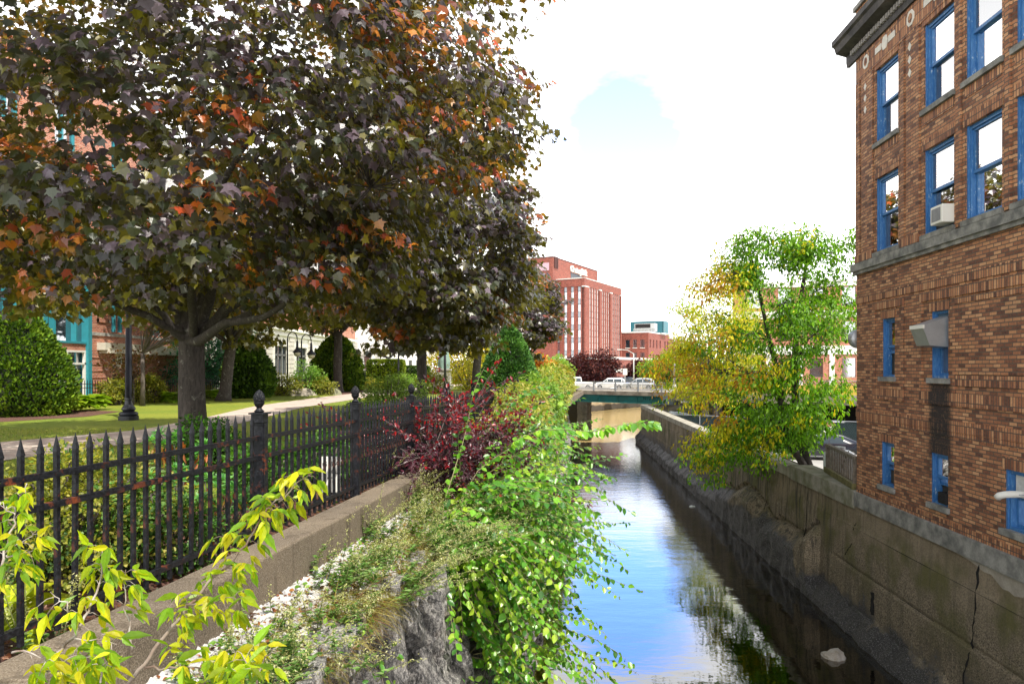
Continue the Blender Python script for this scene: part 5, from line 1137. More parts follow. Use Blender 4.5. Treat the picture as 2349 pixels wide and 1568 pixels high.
for src, pts in ((tr1, [(1630, 650, 21), (1600, 760, 22), (1540, 850, 23), (1500, 880, 24.5), (1620, 900, 22), (1650, 980, 21), (1680, 600, 23), (1700, 540, 22), (1590, 640, 23), (1660, 760, 21), (1610, 1010, 22), (1700, 860, 20.6), (1560, 800, 24)]),
                 (tr2, [(1960, 560, 23), (1930, 640, 24), (1950, 760, 23), (1900, 870, 22), (1760, 540, 22), (1990, 700, 25), (1900, 740, 21), (1870, 960, 21.6), (1780, 700, 20.5), (1860, 660, 24.5), (1940, 880, 24), (1740, 1040, 21.3), (1850, 560, 21.5), (1600, 1085, 26.3), (1630, 1040, 26), (1660, 990, 25.5), (1740, 1060, 24.5), (1690, 1040, 25.5), (1610, 1060, 26), (1640, 1070, 26.2)])):
    for k, (sx, sy, d) in enumerate(pts):
        e_ = LB(sx, sy, d); a = min(src[1:], key=lambda q: abs(q.z-(e_.z-.7))+.2*(q-e_).length); limb(a, e_, .035, sag=.08 if sy < 900 else .12)
skel += [p for p in tr1[2:]+tr2[2:]]
sk = np.array([tuple(p) for p in skel]); cen = []
while len(cen) < 1150:
    s0 = sk[rng.integers(len(sk))]; c = s0+rdir(1)[0]*rng.uniform(.1, 1.1)*np.array([1, 1, .7]); p = Vector(c)+tb; sx = 1174.5+p.x/p.y*F; sy = 843-p.z/p.y*F
    lo = np.interp(sx, [1480, 1560, 1600, 1660, 1760, 1860, 1960], [930, 1060, 1110, 1100, 1090, 1080, 900]); hi = np.interp(sx, [1480, 1560, 1600, 1660, 1720, 1800, 1900, 2000], [840, 640, 630, 560, 520, 520, 505, 500])
    if hi < sy < lo and p.x > 2.5 and not (p.y < 17.6 and p.x > 8) and fbm(c[0]*1.1, c[1]*1.1, c[2]*1.1) > -.30: cen.append(c)
cen = np.array(cen)
for c in cen[::2]:
    q = sk[np.argmin(np.linalg.norm(sk-c, axis=1))]; tree_geo(g, q, c, .012, .004, n=4, wob=.1, k=4)
g.obj('trunk', barkmat('dark bark', (.05, .042, .035), (.3, .32, .26)), yt, smooth=True)
P, D, N, S, idx = foliage_clusters(cen, 30, .34, .13, hang=.9, flat=.8, outc=np.array([0, 0, 3.]))
gx = P[:, 0]; mixv = np.clip((-gx-1.0)/3.0, 0, 1)+np.array([fbm(*(c*.8)) for c in cen])[idx]*.9+rng.normal(0, .12, len(P))
GRN = pick([(.15, .36, .012), (.24, .46, .02), (.09, .22, .01)], len(P), .25); YEL = pick([(.60, .56, .01), (.48, .50, .012), (.70, .55, .015)], len(P), .2); ORG = pick([(.50, .24, .015), (.55, .32, .02)], len(P), .2)
col = np.where((mixv > .52)[:, None], YEL, GRN); io = (mixv > .95) & (P[:, 2] > 1.5); col[io] = ORG[io]
scatter('crown', LEAF, P, D, N, S, tpl_oval(.24, .2, .3), col, yt)

# ================================================================ CLIPPED YEWS AND HEDGES
YEW = [(.045, .10, .012), (.07, .15, .015), (.025, .06, .012), (.12, .22, .02)]
def yew(label, base, prof, n, size, pal=YEW, seed=1, name='yew', box=None, cat='hedge', group=None):
    """clipped evergreen: tufts spread over a lumpy surface of revolution (or a rounded box)"""
    global rng
    rng = np.random.default_rng(seed); random.seed(seed)
    t = thing(name, label, cat, base, 0, group); H = prof[-1][1] if prof else box[2]
    g = G()
    if box is None:
        zs__ = rng.random(n)*H; rr = np.interp(zs__, [p[1] for p in prof], [p[0] for p in prof]); a = rng.random(n)*2*math.pi
        keep = rng.random(n) < rr/max(p[0] for p in prof)+.15; zs__, rr, a = zs__[keep], rr[keep], a[keep]
        lum = np.array([1+.2*fbm(math.cos(q)*1.5+seed, math.sin(q)*1.5, z*.9) for q, z in zip(a, zs__)]); dep = rng.random(len(a))**2*.28
        r_ = rr*lum*(1-dep*.6)*rng.uniform(.94, 1.05, len(a)); P = np.stack([r_*np.cos(a), r_*np.sin(a), zs__], 1); O = np.stack([np.cos(a), np.sin(a), .5+0*a], 1)
        g.lathe([(r*.72, z) for r, z in prof], n=16)
    else:
        bx_, by2, bz = box; u = rng.uniform(-1, 1, (n, 3)); ax = rng.integers(0, 3, n); sg = rng.choice([-1, 1], n); u[np.arange(n), ax] = sg; u[:, 2] = np.where((ax == 2), 1, u[:, 2])
        q = np.linalg.norm(u**4, axis=1, keepdims=True)**.12; P = u/q*np.array([bx_, by2, bz/2])+np.array([0, 0, bz/2]); O = unit(u)+np.array([0, 0, .2]); g.box(-bx_*.8, bx_*.8, -by2*.8, by2*.8, .1, bz*.85)
    g.obj('core', plain('painted inner shade', (.012, .018, .008), 1., bump=0), t)  # dark solid core, the shade inside the growth painted as its colour
    D = unit(unit(O)+rng.normal(0, .4, P.shape)+np.array([0, 0, .35])); N = unit(rng.normal(0, 1, P.shape)); 
    lumc = np.array([fbm(*(p*1.5+seed)) for p in P]); col = pick(pal, len(P), .2)*(1+.25*lumc[:, None]); col[lumc > .25] = pick([pal[-1]], int((lumc > .25).sum()), .2)
    scatter('foliage', NEEDLE, P, D, N, size*rng.uniform(.6, 1.3, len(P)), T_RH if size > .2 else T_OVAL, col, t); return t
CONE = lambda r, h: [(r*.8, 0), (r, h*.18), (r*.96, h*.35), (r*.82, h*.55), (r*.6, h*.74), (r*.35, h*.9), (.05, h)]
yew('large rounded yew at the left edge in front of the rear fence', ((45-1174.5)/F*25.8, 25.8, -1.8), CONE(1.75, 4.0), 16000, .13, [(.08, .17, .01), (.12, .24, .012), (.04, .09, .01), (.2, .32, .02)], 61)
yew('domed dark yew between the second maple and the white stone building', ((566-1174.5)/F*41, 41, -1.8), CONE(1.45, 3.7), 12000, .17, seed=62)
yew('tall cone shaped yew behind the scarred maple', ((772-1174.5)/F*52, 52, -1.8), CONE(1.95, 4.3), 12000, .2, [(.07, .15, .01), (.1, .2, .012), (.04, .09, .01), (.2, .30, .02)], 63)
yew('tall bright yew beside the canal in front of the office tower', ((1168-1174.5)/F*33, 33, -1.8), CONE(1.3, 3.75), 14000, .13, [(.06, .17, .035), (.09, .24, .05), (.03, .09, .02), (.17, .36, .08)], 64)
yew('clipped rounded box hedge near the pale building', ((886-1174.5)/F*66, 66, -1.8), None, 9000, .22, [(.10, .16, .01), (.15, .22, .012), (.05, .09, .01), (.22, .28, .02)], 65, 'hedge', box=(1.6, 1.0, 2.4))
yew('low dark hedge right of the slim lamp post', ((946-1174.5)/F*70, 70, -1.8), None, 6000, .22, seed=66, name='hedge', box=(1.6, 1.0, 1.8))
# ================================================================ SHRUBS BEHIND THE FENCE
OLG = [(.26, .28, .03), (.34, .34, .05), (.16, .20, .03), (.42, .38, .07)]
MIDG = [(.08, .20, .03), (.13, .28, .05), (.05, .12, .02), (.20, .34, .08)]
bush_tree('big yellow green lacy shrub with brown stems behind the nearest fence panel', (-3.55, 5.7, -1.78), 0, (-3.6, 5.75, -1.22), (.80, .7, .55), 15000, .042, OLG, 71, name='shrub', cat='shrub', K_=150, tr=.05, rad=.2, hang=.1, pal2=MIDG)
bush_tree('sparse green shrub leaning on the first fence panel right of the lacy one', (-2.95, 6.0, -1.78), 0, (-2.95, 6.0, -1.40), (.42, .4, .36), 3600, .04, MIDG, 72, name='shrub', cat='shrub', K_=60, tr=.03, rad=.15)
bush_tree('small round boxwood at the foot of the huge maple', (-4.75, 10.9, -1.78), 0, (-4.75, 10.9, -1.25), (.55, .5, .5), 7000, .05, [(.05, .16, .01), (.09, .24, .02), (.03, .09, .01)], 73, name='shrub', cat='shrub', K_=90, rad=.18)
bush_tree('low boxwood just behind the first full fence post', (-3.35, 9.3, -1.78), 0, (-3.35, 9.3, -1.45), (.5, .5, .42), 6000, .05, [(.07, .20, .02), (.12, .28, .03), (.04, .11, .01)], 74, name='shrub', cat='shrub', K_=80, rad=.18)
bush_tree('low green shrub behind the white garden sign', (-2.9, 10.3, -1.78), 0, (-2.9, 10.6, -1.42), (.55, .8, .42), 7000, .05, [(.07, .20, .02), (.14, .30, .04), (.04, .12, .02)], 75, name='shrub', cat='shrub', K_=80, rad=.2)
bush_tree('feathery dark green juniper behind the third fence panel', (-2.9, 13.6, -1.78), 0, (-2.8, 13.6, -1.25), (.75, .9, .55), 7000, .07, [(.05, .12, .02), (.09, .18, .03)], 76, name='juniper', cat='shrub', K_=80, rad=.25, tpl=T_LANCE)
bush_tree('light green feathery shrub rising over the fence near the third finial', ((900-1174.5)/F*17, 17, -1.78), 0, ((905-1174.5)/F*17, 17, -1.0), (1.0, .9, .8), 8000, .08, [(.22, .34, .06), (.32, .42, .10), (.14, .24, .04)], 77, name='shrub', cat='shrub', K_=80, rad=.28, tpl=T_LANCE)
# rhododendrons with leaf rosettes
def rosettes(label, base, cs, n, size, pal, seed, d0=.12):
    global rng
    rng = np.random.default_rng(seed); random.seed(seed); t = thing('rhododendron', label, 'shrub', base); b = np.array(base)
    P, D, N, S, cl = [], [], [], [], []; g = G(); BP, BD = [], []
    for c in cs:
        c = np.array(c)-b; ax = unit(np.array([rng.normal(0, .3), -.25+rng.normal(0, .3), 1.]))
        tree_geo(g, (rng.normal(0, .04), rng.normal(0, .04), -.03), c-ax*.03, .010, .005, sag=-.05, n=5, wob=.1, k=6)
        u = np.cross(ax, [1, 0, .1]); u = unit(u); v_ = np.cross(ax, u)
        for ring, (m_, el, sc2) in enumerate(((5, 1.1, .6), (7, .55, .9), (8, .1, 1.0))):
            for k in range(m_):
                a = 2*math.pi*k/m_+ring*.4+rng.normal(0, .12); r_ = u*math.cos(a)+v_*math.sin(a); e2 = el+rng.normal(0, .12); d = r_*math.cos(e2)+ax*math.sin(e2)
                P.append(c+d*.008); D.append(d); N.append(ax*math.cos(e2)-r_*math.sin(e2)); S.append(size*sc2*rng.uniform(.85, 1.15)); cl.append(pal[rng.integers(len(pal))])
        for k in range(5): BP.append(c+np.array([rng.normal(0, .05), rng.normal(0, .05), -rng.uniform(.05, .3)])); BD.append(unit(np.array([rng.normal(0, .4), rng.normal(0, .4), -1.])))
    g.obj('stem', BARK, t); scatter('foliage', LEAF_WAX, P, D, N, S, tpl_oval(.19, .12, .1), np.array(cl)*rng.uniform(.8, 1.2, (len(cl), 1)), t)
    scatter('dry_leaf', LEAF, BP, BD, rdir(len(BP)), np.full(len(BP), size*.9), tpl_oval(.16, .5, .3), pick([(.45, .13, .03), (.30, .08, .02), (.5, .28, .05)], len(BP)), t)
RP = [(.10, .34, .07), (.16, .42, .10), (.07, .24, .05), (.20, .46, .12)]
zc = lambda x, y: (x*.2685, 860+y*.2685)
rosettes('rhododendron with fresh green rosettes beside the first full fence post', tuple(W(505, 1285, 6.9)), [W(*zc(x, y), d) for x, y, d in ((1800, 890, 7.0), (1860, 960, 6.9), (1920, 1020, 6.8), (2110, 1010, 6.75), (1840, 1110, 6.9), (2060, 1110, 6.8), (1780, 1310, 6.8), (1890, 1250, 6.9), (1990, 1180, 7.0), (2010, 1290, 6.9), (1760, 860, 7.2), (1730, 1050, 7.1), (2190, 1150, 6.75), (1900, 900, 7.1), (2000, 950, 7))], 12, .105, RP, 81)
rosettes('rhododendron with yellowing leaves in the middle of the nearest fence panel', tuple(W(430, 1290, 7.4)), [W(*zc(x, y), d) for x, y, d in ((1480, 790, 7.6), (1280, 850, 7.4), (1590, 1050, 7.3), (1620, 850, 7.5), (1380, 1230, 7.2), (1280, 1170, 7.2), (1560, 800, 7.7), (1660, 960, 7.4), (1520, 900, 7.4), (1240, 960, 7.3), (1600, 1180, 7.2))], 12, .10, RP+[(.42, .40, .05)], 82)
rosettes('rhododendron peeping between pickets in front of the huge maple trunk', tuple(W(410, 1130, 9.6)), [W(*zc(x, y), d) for x, y, d in ((1370, 500, 9.8), (1540, 500, 9.6), (1740, 590, 9.6), (1300, 560, 9.6), (1700, 640, 9.5), (1420, 590, 9.5), (1480, 540, 9.8))], 12, .14, RP, 83)
def hosta(label, base, n, size, pal, seed, name='hosta', wd=.36, H=.35):
    global rng
    rng = np.random.default_rng(seed); t = thing(name, label, 'plant', base); a = rng.uniform(0, 2*math.pi, n); el = rng.uniform(.1, 1.0, n)
    O = np.stack([np.cos(a), np.sin(a), 0*a], 1); D = O*np.cos(el)[:, None]+np.array([0, 0, 1])*np.sin(el)[:, None]*.6; P = O*(.3-.2*el)[:, None]*size+np.stack([0*a, 0*a, H*el*size*2], 1); N = -O*np.sin(el)[:, None]+np.array([0, 0, 1])
    scatter('foliage', LEAF_WAX, P, D-np.array([0, 0, .1]), N, size*rng.uniform(.7, 1.2, n), tpl_oval(wd, .25, .35), pick(pal, n, .15), t)
    g = G()
    for p in P[::2]: g.tube([(0, 0, -.02), tuple(p*np.array([.5, .5, .8])), tuple(p)], .006, 4)
    g.obj('stem', plain('green stem', (.3, .36, .06), .6), t); return t
HY = [(.46, .50, .02), (.38, .48, .02), (.55, .56, .04)]
hosta('large yellow green hosta at the lower left edge behind the fence', tuple(W(18, 1440, 4.45)), 22, .30, HY, 84, H=.22)
HL = [(.28, .42, .03), (.36, .50, .05), (.20, .34, .02)]
for i, (sx, sy, d, lb) in enumerate(((120, 938, 26, 'leftmost of the hostas beside the rounded yew'), (150, 934, 27, 'second hosta from the rounded yew'), (183, 930, 28, 'third hosta from the rounded yew'), (213, 927, 29, 'hosta at the right end of the row near the lamp post'))):
    hosta('light green hosta, '+lb, tuple(W(sx, sy, d)), 70, .5, HL, 90+i, H=.3).__setitem__('group', 'hostas along the rear fence')
hosta('light green hosta at the back left of the huge maple trunk', tuple(W(398, 918, 35)), 60, .5, HL, 95, H=.3); hosta('low green hosta between the huge maple and the second maple trunk', tuple(W(480, 912, 38)), 60, .5, HL, 96, H=.3)
bg = [(265, 905, 33, .8, .8, OLG, 'yellow leaved bush on the rear fence right of the lamp post base'), (345, 900, 35, .7, .9, OLG, 'second yellow bush on the rear fence, nearer the huge maple'), (455, 893, 40, 1.1, .5, OLG, 'low golden shrub left of the second maple'),
      (650, 893, 44, 1.1, .9, OLG, 'yellow green shrub against the park fence under the gooseneck lamps'), (700, 880, 45, 1.2, 1.4, [(.16, .34, .05), (.25, .42, .08)], 'light green shrub left of the conical yew'), (738, 893, 45, .9, .7, OLG, 'olive shrub just left of the scarred maple'),
      (845, 882, 58, 1.3, .5, [(.5, .44, .03), (.35, .36, .03)], 'golden low shrub in front of the box hedge'), (935, 880, 60, 1.4, .8, [(.2, .36, .05), (.3, .45, .08)], 'fresh green shrub right of the slim lamp post'), (990, 880, 48, 1.1, 1.0, OLG, 'yellowish shrub by the statue'), (1075, 870, 55, 1.6, 1.8, [(.5, .42, .02), (.38, .40, .03)], 'yellow shrub behind the knotted maple trunk')]
for i, (sx, sy, d, rx, rz, pal, lb) in enumerate(bg):
    x = (sx-1174.5)/F*d; bush_tree(lb, (x, d, -1.78), 0, (x, d, -1.75+rz*.7), (rx, rx*.8, rz*.8), 2600, .12, pal, 100+i, name='shrub', cat='shrub', K_=40, rad=rx*.4)
# grass on the lawn near the fence
rng = np.random.default_rng(120); n = 60000
y = 3+17*rng.random(n)**1.3; x = Xf(y)-rng.random(n)**1.1*(2.5+y*.62); 
mb = np.interp(y, [0, 6, 10, 18, 30], [1.95, 2.0, 1.5, 2.3, 1.6]); ok = (x < Xf(y)-mb+rng.normal(0, .12, n))
pth = np.interp(x, [-30, -9.6, -8.3], [9.5, 13.0, 17.5]); pt2 = np.interp(x, [-30, -12.2, -10.4, -8.3], [12.5, 15.9, 19.6, 19.6]); ok &= ~((y > pth) & (y < pt2) & (x < -8.3)); x, y = x[ok], y[ok]; n = len(x)
o = scatter('lawn_grass', LEAF, np.stack([x, y, np.full(n, -1.755)], 1), np.stack([rng.normal(0, .4, n), rng.normal(0, .4, n), np.ones(n)], 1), rdir(n), rng.uniform(.035, .085, n), tpl_blade(.06, .35), pick([(.14, .26, .015), (.24, .36, .02), (.32, .36, .05), (.09, .18, .01)], n, .25)); tag(o, kind='stuff')
n = 9000; y = 2+26*rng.random(n)**1.3; x = Xf(y)-.05-rng.random(n)*1.5; o = scatter('fallen_leaves', LEAF, np.stack([x, y, np.full(n, -1.735)+rng.random(n)*.015], 1), rdir(n)*np.array([1, 1, .25]), np.array([0, 0, 1])+rng.normal(0, .4, (n, 3)), rng.uniform(.02, .05, n), T_OVAL, pick([(.14, .05, .03), (.24, .10, .05), (.34, .16, .08), (.07, .03, .02), (.10, .18, .03)], n, .3)); tag(o, kind='stuff')

# ================================================================ THE BANK BETWEEN CURB AND CANAL
def strip_pt(y, u, dz=0.): x = Xf(y)+.38+u*(Xs(y)-.02-(Xf(y)+.38)); return np.array([x, y, strip_z(x, y)+dz])
# matted dry grass
n = 15000; y = rng.uniform(2.2, 14, n); u = np.clip(rng.beta(2.2, 1.3, n)+.05, 0, 1.12); cl_ = np.array([fbm(a*1.3, b*2.5, 4) for a, b in zip(y, u)]); k = cl_ > -.12; y, u = y[k], u[k]; n = len(y)
P = np.array([strip_pt(a, b) for a, b in zip(y, u)]); P[:, 2] += rng.random(n)*.05
D = np.stack([.9+rng.normal(0, .5, n), -.35+rng.normal(0, .55, n), .35+rng.normal(0, .25, n)], 1); over = u > .8; D[over, 2] -= .6*rng.random(over.sum())
o = scatter('dry_grass', LEAF, P, D, np.array([0, 0, 1.])+rng.normal(0, .3, (n, 3)), rng.uniform(.12, .38, n), tpl_blade(.011, .5), pick([(.42, .34, .08), (.55, .46, .18), (.30, .24, .05), (.26, .14, .06), (.28, .32, .05), (.16, .10, .04)], n, .25)); tag(o, kind='stuff')
n = 3500; y = rng.uniform(2.5, 15, n); u = rng.random(n); P = np.array([strip_pt(a, b, .03) for a, b in zip(y, u)]); o = scatter('leaf_litter', LEAF, P, rdir(n)*np.array([1, 1, .3]), np.array([0, 0, 1])+rng.normal(0, .5, (n, 3)), rng.uniform(.02, .055, n), T_OVAL, pick([(.20, .07, .03), (.35, .13, .05), (.5, .22, .06), (.10, .05, .03)], n, .3)); tag(o, kind='stuff')
n = 5200; y = rng.uniform(2.2, 20, n); u = rng.uniform(.1, 1.1, n); cl_ = np.array([fbm(a*1.1+7, b*2, 1) for a, b in zip(y, u)]); k = cl_ > .02; y, u = y[k], u[k]; n = len(y); P = np.array([strip_pt(a, b, rng.uniform(0, .14)) for a, b in zip(y, u)])
o = scatter('ground_cover', LEAF, P, rdir(n)*np.array([1, 1, .5])+np.array([0, 0, .3]), np.array([0, 0, 1.])+rng.normal(0, .5, (n, 3)), rng.uniform(.025, .06, n), T_OVAL, pick([(.16, .32, .04), (.25, .40, .06), (.34, .42, .10), (.09, .2, .03)], n, .25)); tag(o, kind='stuff')
def mugwort(label, base, nst, H, seed, lean=(.35, -.1), pale=.5, spread=.18, name='mugwort', cat='weed', group=None):
    """clump of upright weed stems: toothed small leaves below, pale seed plumes at the tips"""
    global rng
    rng = np.random.default_rng(seed); random.seed(seed); t = thing(name, label, cat, tuple(base), 0, group); g = G(); P, D, N, S, c = [], [], [], [], []
    for k in range(nst):
        h = H*rng.uniform(.55, 1.1); o_ = np.array([rng.normal(0, spread), rng.normal(0, spread), -.03]); ln = np.array([lean[0]+rng.normal(0, .25), lean[1]+rng.normal(0, .25), 1.]); pts = []
        for i in range(9): q = i/8; pts.append(o_+ln*h*q+np.array([lean[0]*.5, lean[1]*.5, -.30])*h*q*q*abs(ln[0])*1.2)
        g.tube([tuple(p) for p in pts], [.0045*(1-.7*i/8) for i in range(9)], 4)
        m_ = int(46*h/.6)
        for i in range(m_):
            q = rng.uniform(.08, 1); j = min(7, int(q*8)); p = pts[j]+(pts[j+1]-pts[j])*(q*8-j); a = rng.uniform(0, 6.28)
            if q > 1-pale*.9: p = p+rng.normal(0, .012, 3)*(1.6-q); S.append(rng.uniform(.012, .026)); c.append([(.58, .58, .22), (.66, .64, .36), (.44, .50, .16)][rng.integers(3)])
            else: S.append(rng.uniform(.035, .075)*(1.15-q*.6)); c.append([(.16, .34, .06), (.24, .42, .12), (.10, .22, .04), (.30, .44, .16)][rng.integers(4)])
            P.append(p); D.append((math.cos(a), math.sin(a), .35)); N.append((0, 0, 1))
        for i in range(int(26*h/.6)):     # plume tips
            q = rng.uniform(.6, 1.0); j = min(7, int(q*8)); p = pts[j]+(pts[j+1]-pts[j])*(q*8-j)+rng.normal(0, .016, 3); P.append(p); D.append(rng.normal(0, 1, 3)); N.append((0, 0, 1)); S.append(rng.uniform(.012, .024)); c.append([(.62, .62, .26), (.70, .68, .40)][rng.integers(2)])
    g.obj('stem', plain('weed stem', (.20, .22, .08), .7), t); scatter('foliage', LEAF, P, D, N, S, tpl_oval(.26, .2, .2), np.array(c)*rng.uniform(.75, 1.2, (len(c), 1)), t); return t
weeds = [(4.55, .45, 34, .50, 'leafy weed clump on the white rubble at the bottom of the picture'), (5.0, .60, 40, .45, 'dense bright green weed tuft in the middle of the rubble'), (5.6, .35, 16, .45, 'thin pale weed close to the curb above the rubble'), (6.1, .75, 18, .4, 'weed leaning over the dry grass at the wall edge'),
         (6.9, .35, 30, .62, 'tall blue green weed with dark stems against the curb'), (7.7, .45, 24, .55, 'weed clump arching from the curb towards the stone cap'), (8.4, .1, 22, .7, 'weed climbing the curb corner in pale plumes'), (8.9, .6, 26, .55, 'pale plumed weeds over the cap stones'),
         (9.8, .4, 26, .62, 'pale plumed weeds just before the red shrub'), (10.4, .05, 22, .7, 'tall weed against the far curb block'), (11.0, .7, 24, .6, 'weed clump hanging beside the red shrub'), (12.4, .5, 26, .7, 'weed thicket under the red shrub'), (5.3, 1.05, 12, .35, 'small weed rooted in the stone wall top'), (7.2, 1.1, 26, .75, 'long plumed weeds reaching over the canal'), (8.6, 1.1, 30, .85, 'drooping plumed weeds in front of the knotweed'), (9.9, 1.15, 28, .85, 'pale plumed weeds hanging over the wall below the red shrub')]
for i, (y, u, ns, H, lb) in enumerate(weeds): mugwort(lb, strip_pt(y, u), ns, H, 200+i, lean=(.45, -.25) if u < 1 else (.75, -.25), pale=.25 if i in (0, 1, 4) else .6)
for i, (y, h, lb) in enumerate(((6.2, .32, 'wiry seed stalk standing in the bed by the rhododendron'), (4.3, .5, 'thin yellowish weed against the bottom fence rail'), (10.6, .4, 'dry weed hanging through the fence near the third post'))): mugwort(lb, (Xf(y)-.12, y, -1.75), 3 if i == 0 else 7, h*1.6, 240+i, lean=(.1, 0), spread=.05, pale=.8)
# yellow green growth on the bank towards the bridge
YB = [(.42, .42, .06), (.55, .50, .14), (.30, .38, .05), (.22, .34, .06)]
bank = [(16, .9, .7, .8, YB, 'yellow grassy bush on the bank behind the red shrub'), (19.5, 1.2, 1.0, 1.2, YB, 'tall yellow green thicket hiding the fence beyond the red shrub'), (24, .8, 1.2, 1.2, YB, 'straw coloured bushy growth below the tall yew'), (29, 1.2, 1.2, 1.4, [(.2, .36, .05), (.3, .45, .08)], 'fresh green bush on the bank right of the tall yew'), (35, 1.3, 1.3, 1.5, YB, 'yellow bush spilling over the stone wall'), (43, 1.3, 1.4, 1.7, YB, 'yellow drooping bush near the bridge'), (52, 1.3, 1.5, 1.8, [(.42, .34, .06), (.3, .36, .05)], 'olive bush touching the left end of the bridge')]
for i, (y, rx, ry, rz, pal, lb) in enumerate(bank):
    x = Xs(y)-.15; bush_tree(lb, (x, y, -2.3), 0, (x+.1, y, -2.3+rz*.62), (rx*.8, ry*1.6, rz*.8), 9000, .07+.0035*y, pal, 260+i, name='bank_bush', cat='bush', K_=110, rad=.45, tpl=T_LANCE, hang=.6)
rng = np.random.default_rng(300); n = 9000; y = rng.uniform(15, 60, n); h_ = rng.random(n)**1.3*2.4; P = np.stack([Xs(y)+.2*h_+rng.normal(0, .12, n)+.08, y, -2.25-h_], 1); kk = np.array([fbm(a*.5, b*.8, 3) for a, b in zip(y, h_)]) > -.02+.0*h_; P = P[kk]; n = len(P)
o = scatter('wall_creeper', LEAF, P, np.stack([rng.normal(.3, .4, n), rng.normal(-.3, .4, n), -np.ones(n)], 1), np.array([1, -.4, .4])+rng.normal(0, .4, (n, 3)), rng.uniform(.10, .26, n), T_LANCE, pick(YB, n, .25)); tag(o, kind='stuff')

# dark red shrub over the fence
RB_ = [(.10, .022, .045), (.14, .03, .06), (.055, .016, .03), (.15, .06, .085)]; RB2 = [(.42, .01, .015), (.28, .01, .02), (.18, .012, .03)]
def red_shrub():
    global rng
    rng = np.random.default_rng(310); random.seed(310)
    base = (Xf(11.8)+.45, 11.8, -2.15); t = thing('barberry_shrub', 'dark red barberry like shrub with arching grey twigs sprawling over the fence', 'shrub', base); b = np.array(base); g = G(); P, D, N, S = [], [], [], []; red = []
    for k in range(150):
        a = rng.uniform(0, 6.28); L_ = rng.uniform(1.2, 2.5); el = rng.uniform(.55, 1.35); d = np.array([math.cos(a)*math.cos(el), math.sin(a)*math.cos(el)*.8, math.sin(el)]); p = np.array([rng.normal(0, .16), rng.normal(0, .25), 0]); pts = [p]
        for i in range(12): d = unit(d+np.array([d[0]*.06, 0, -.095])+rng.normal(0, .07, 3)); p = p+d*L_/12; pts.append(p)
        g.tube([tuple(q) for q in pts], [.008*(1-.8*i/12) for i in range(13)], 4)
        for s_ in range(3):
            j = rng.integers(3, 11); q = pts[j]; dd = unit(d+rng.normal(0, .7, 3)); sp = [q+dd*L_*.3*i/5+np.array([0, 0, -.04*i*i/25]) for i in range(6)]; g.tube([tuple(z) for z in sp], [.003]*6, 3); pts2 = sp
            for z in pts2[1:]:
                for _ in range(5): P.append(z+rng.normal(0, .02, 3)); D.append(unit(dd+rng.normal(0, .8, 3))); N.append(unit(rng.normal(0, .6, 3)+np.array([0, -.3, 1]))); S.append(rng.uniform(.045, .085)); red.append(z[2])
        for i in range(4, 13):
            for _ in range(5): P.append(pts[i]+rng.normal(0, .02, 3)); D.append(unit(d+rng.normal(0, .9, 3))); N.append(unit(rng.normal(0, .6, 3)+np.array([0, -.3, 1]))); S.append(rng.uniform(.045, .085)); red.append(pts[i][2])
    g.obj('twig', plain('grey twig', (.22, .18, .17), .8), t); col = pick(RB_, len(P), .25); r_ = (np.array([fbm(*(p*2.2)) for p in P]) > .25) & (rng.random(len(P)) < .5) | ((np.array(red) > 1.15) & (rng.random(len(P)) < .6)); col[r_] = pick(RB2, int(r_.sum()), .2)
    scatter('foliage', LEAF_WAX, P, D, N, S, tpl_oval(.27, .2, .15), col, t)
red_shrub()

# knotweed arching over the canal
KG = [(.16, .42, .03), (.22, .50, .04), (.10, .30, .03), (.06, .20, .03)]; KY = [(.42, .62, .05), (.34, .56, .04)]
def knotweed(label, seed, roots, nst, Lr, outx, size=.135, droop=.09, ytop=0.0):
    global rng
    rng = np.random.default_rng(seed); random.seed(seed); y0 = float(np.mean(roots)); base = np.array([Xs(y0)+.1, y0, -2.35]); t = thing('knotweed', label, 'bush', tuple(base)); g = G(); P, D, N, S, c = [], [], [], [], []
    for k in range(nst):
        y = rng.uniform(*roots); dn = max(0, rng.normal(.1, .9)); z = -2.35-abs(dn)*1.1 if rng.random() < .55 else -2.3; z = max(z, -4.6); p = np.array([Xs(y)+(-2.3-z)*.2-.05+rng.uniform(-.15, .15), y, z]); L_ = rng.uniform(*Lr); d = unit(np.array([outx*rng.uniform(.15, 1.2), -.35+rng.normal(0, .9), rng.uniform(.2, 1.3)+ytop])); pts = [p]; dr = droop*rng.uniform(.4, 1.7); kink = rng.normal(0, .05, 3)
        for i in range(14): d = unit(d+np.array([.04, -.01, -dr])+kink*math.sin(i*.9)+rng.normal(0, .09, 3)); p = p+d*L_/14; pts.append(p)
        g.tube([tuple(q-base) for q in pts], [.009*(1-.75*i/14) for i in range(15)], 5)
        side = unit(np.cross(d, [0, 0, 1.])); m_ = int(L_/.062); bright = rng.random() < .3
        for i in range(3, m_):
            q = i/m_*14; j = min(13, int(q)); pp = pts[j]+(pts[j+1]-pts[j])*(q-j); tan = unit(pts[j+1]-pts[j]); sg = 1 if i % 2 else -1
            P.append(pp-base); D.append(unit(side*sg*.9+tan*.55+np.array([0, 0, -.35])+rng.normal(0, .38, 3))); N.append(unit(np.array([.2, -.45, .9])+rng.normal(0, .42, 3))); S.append(size*rng.uniform(.7, 1.2)*(1.05-.35*i/m_)); c.append((KY if bright and rng.random() < .6 else KG)[rng.integers(2 if bright else 4) if not bright else rng.integers(2)])
    g.obj('stem', plain('knotweed stem', (.26, .22, .10), .6), t); scatter('foliage', LEAF_WAX, P, D, N, S, tpl_oval(.36, .18, .15), np.array(c)*rng.uniform(.8, 1.15, (len(c), 1)), t)
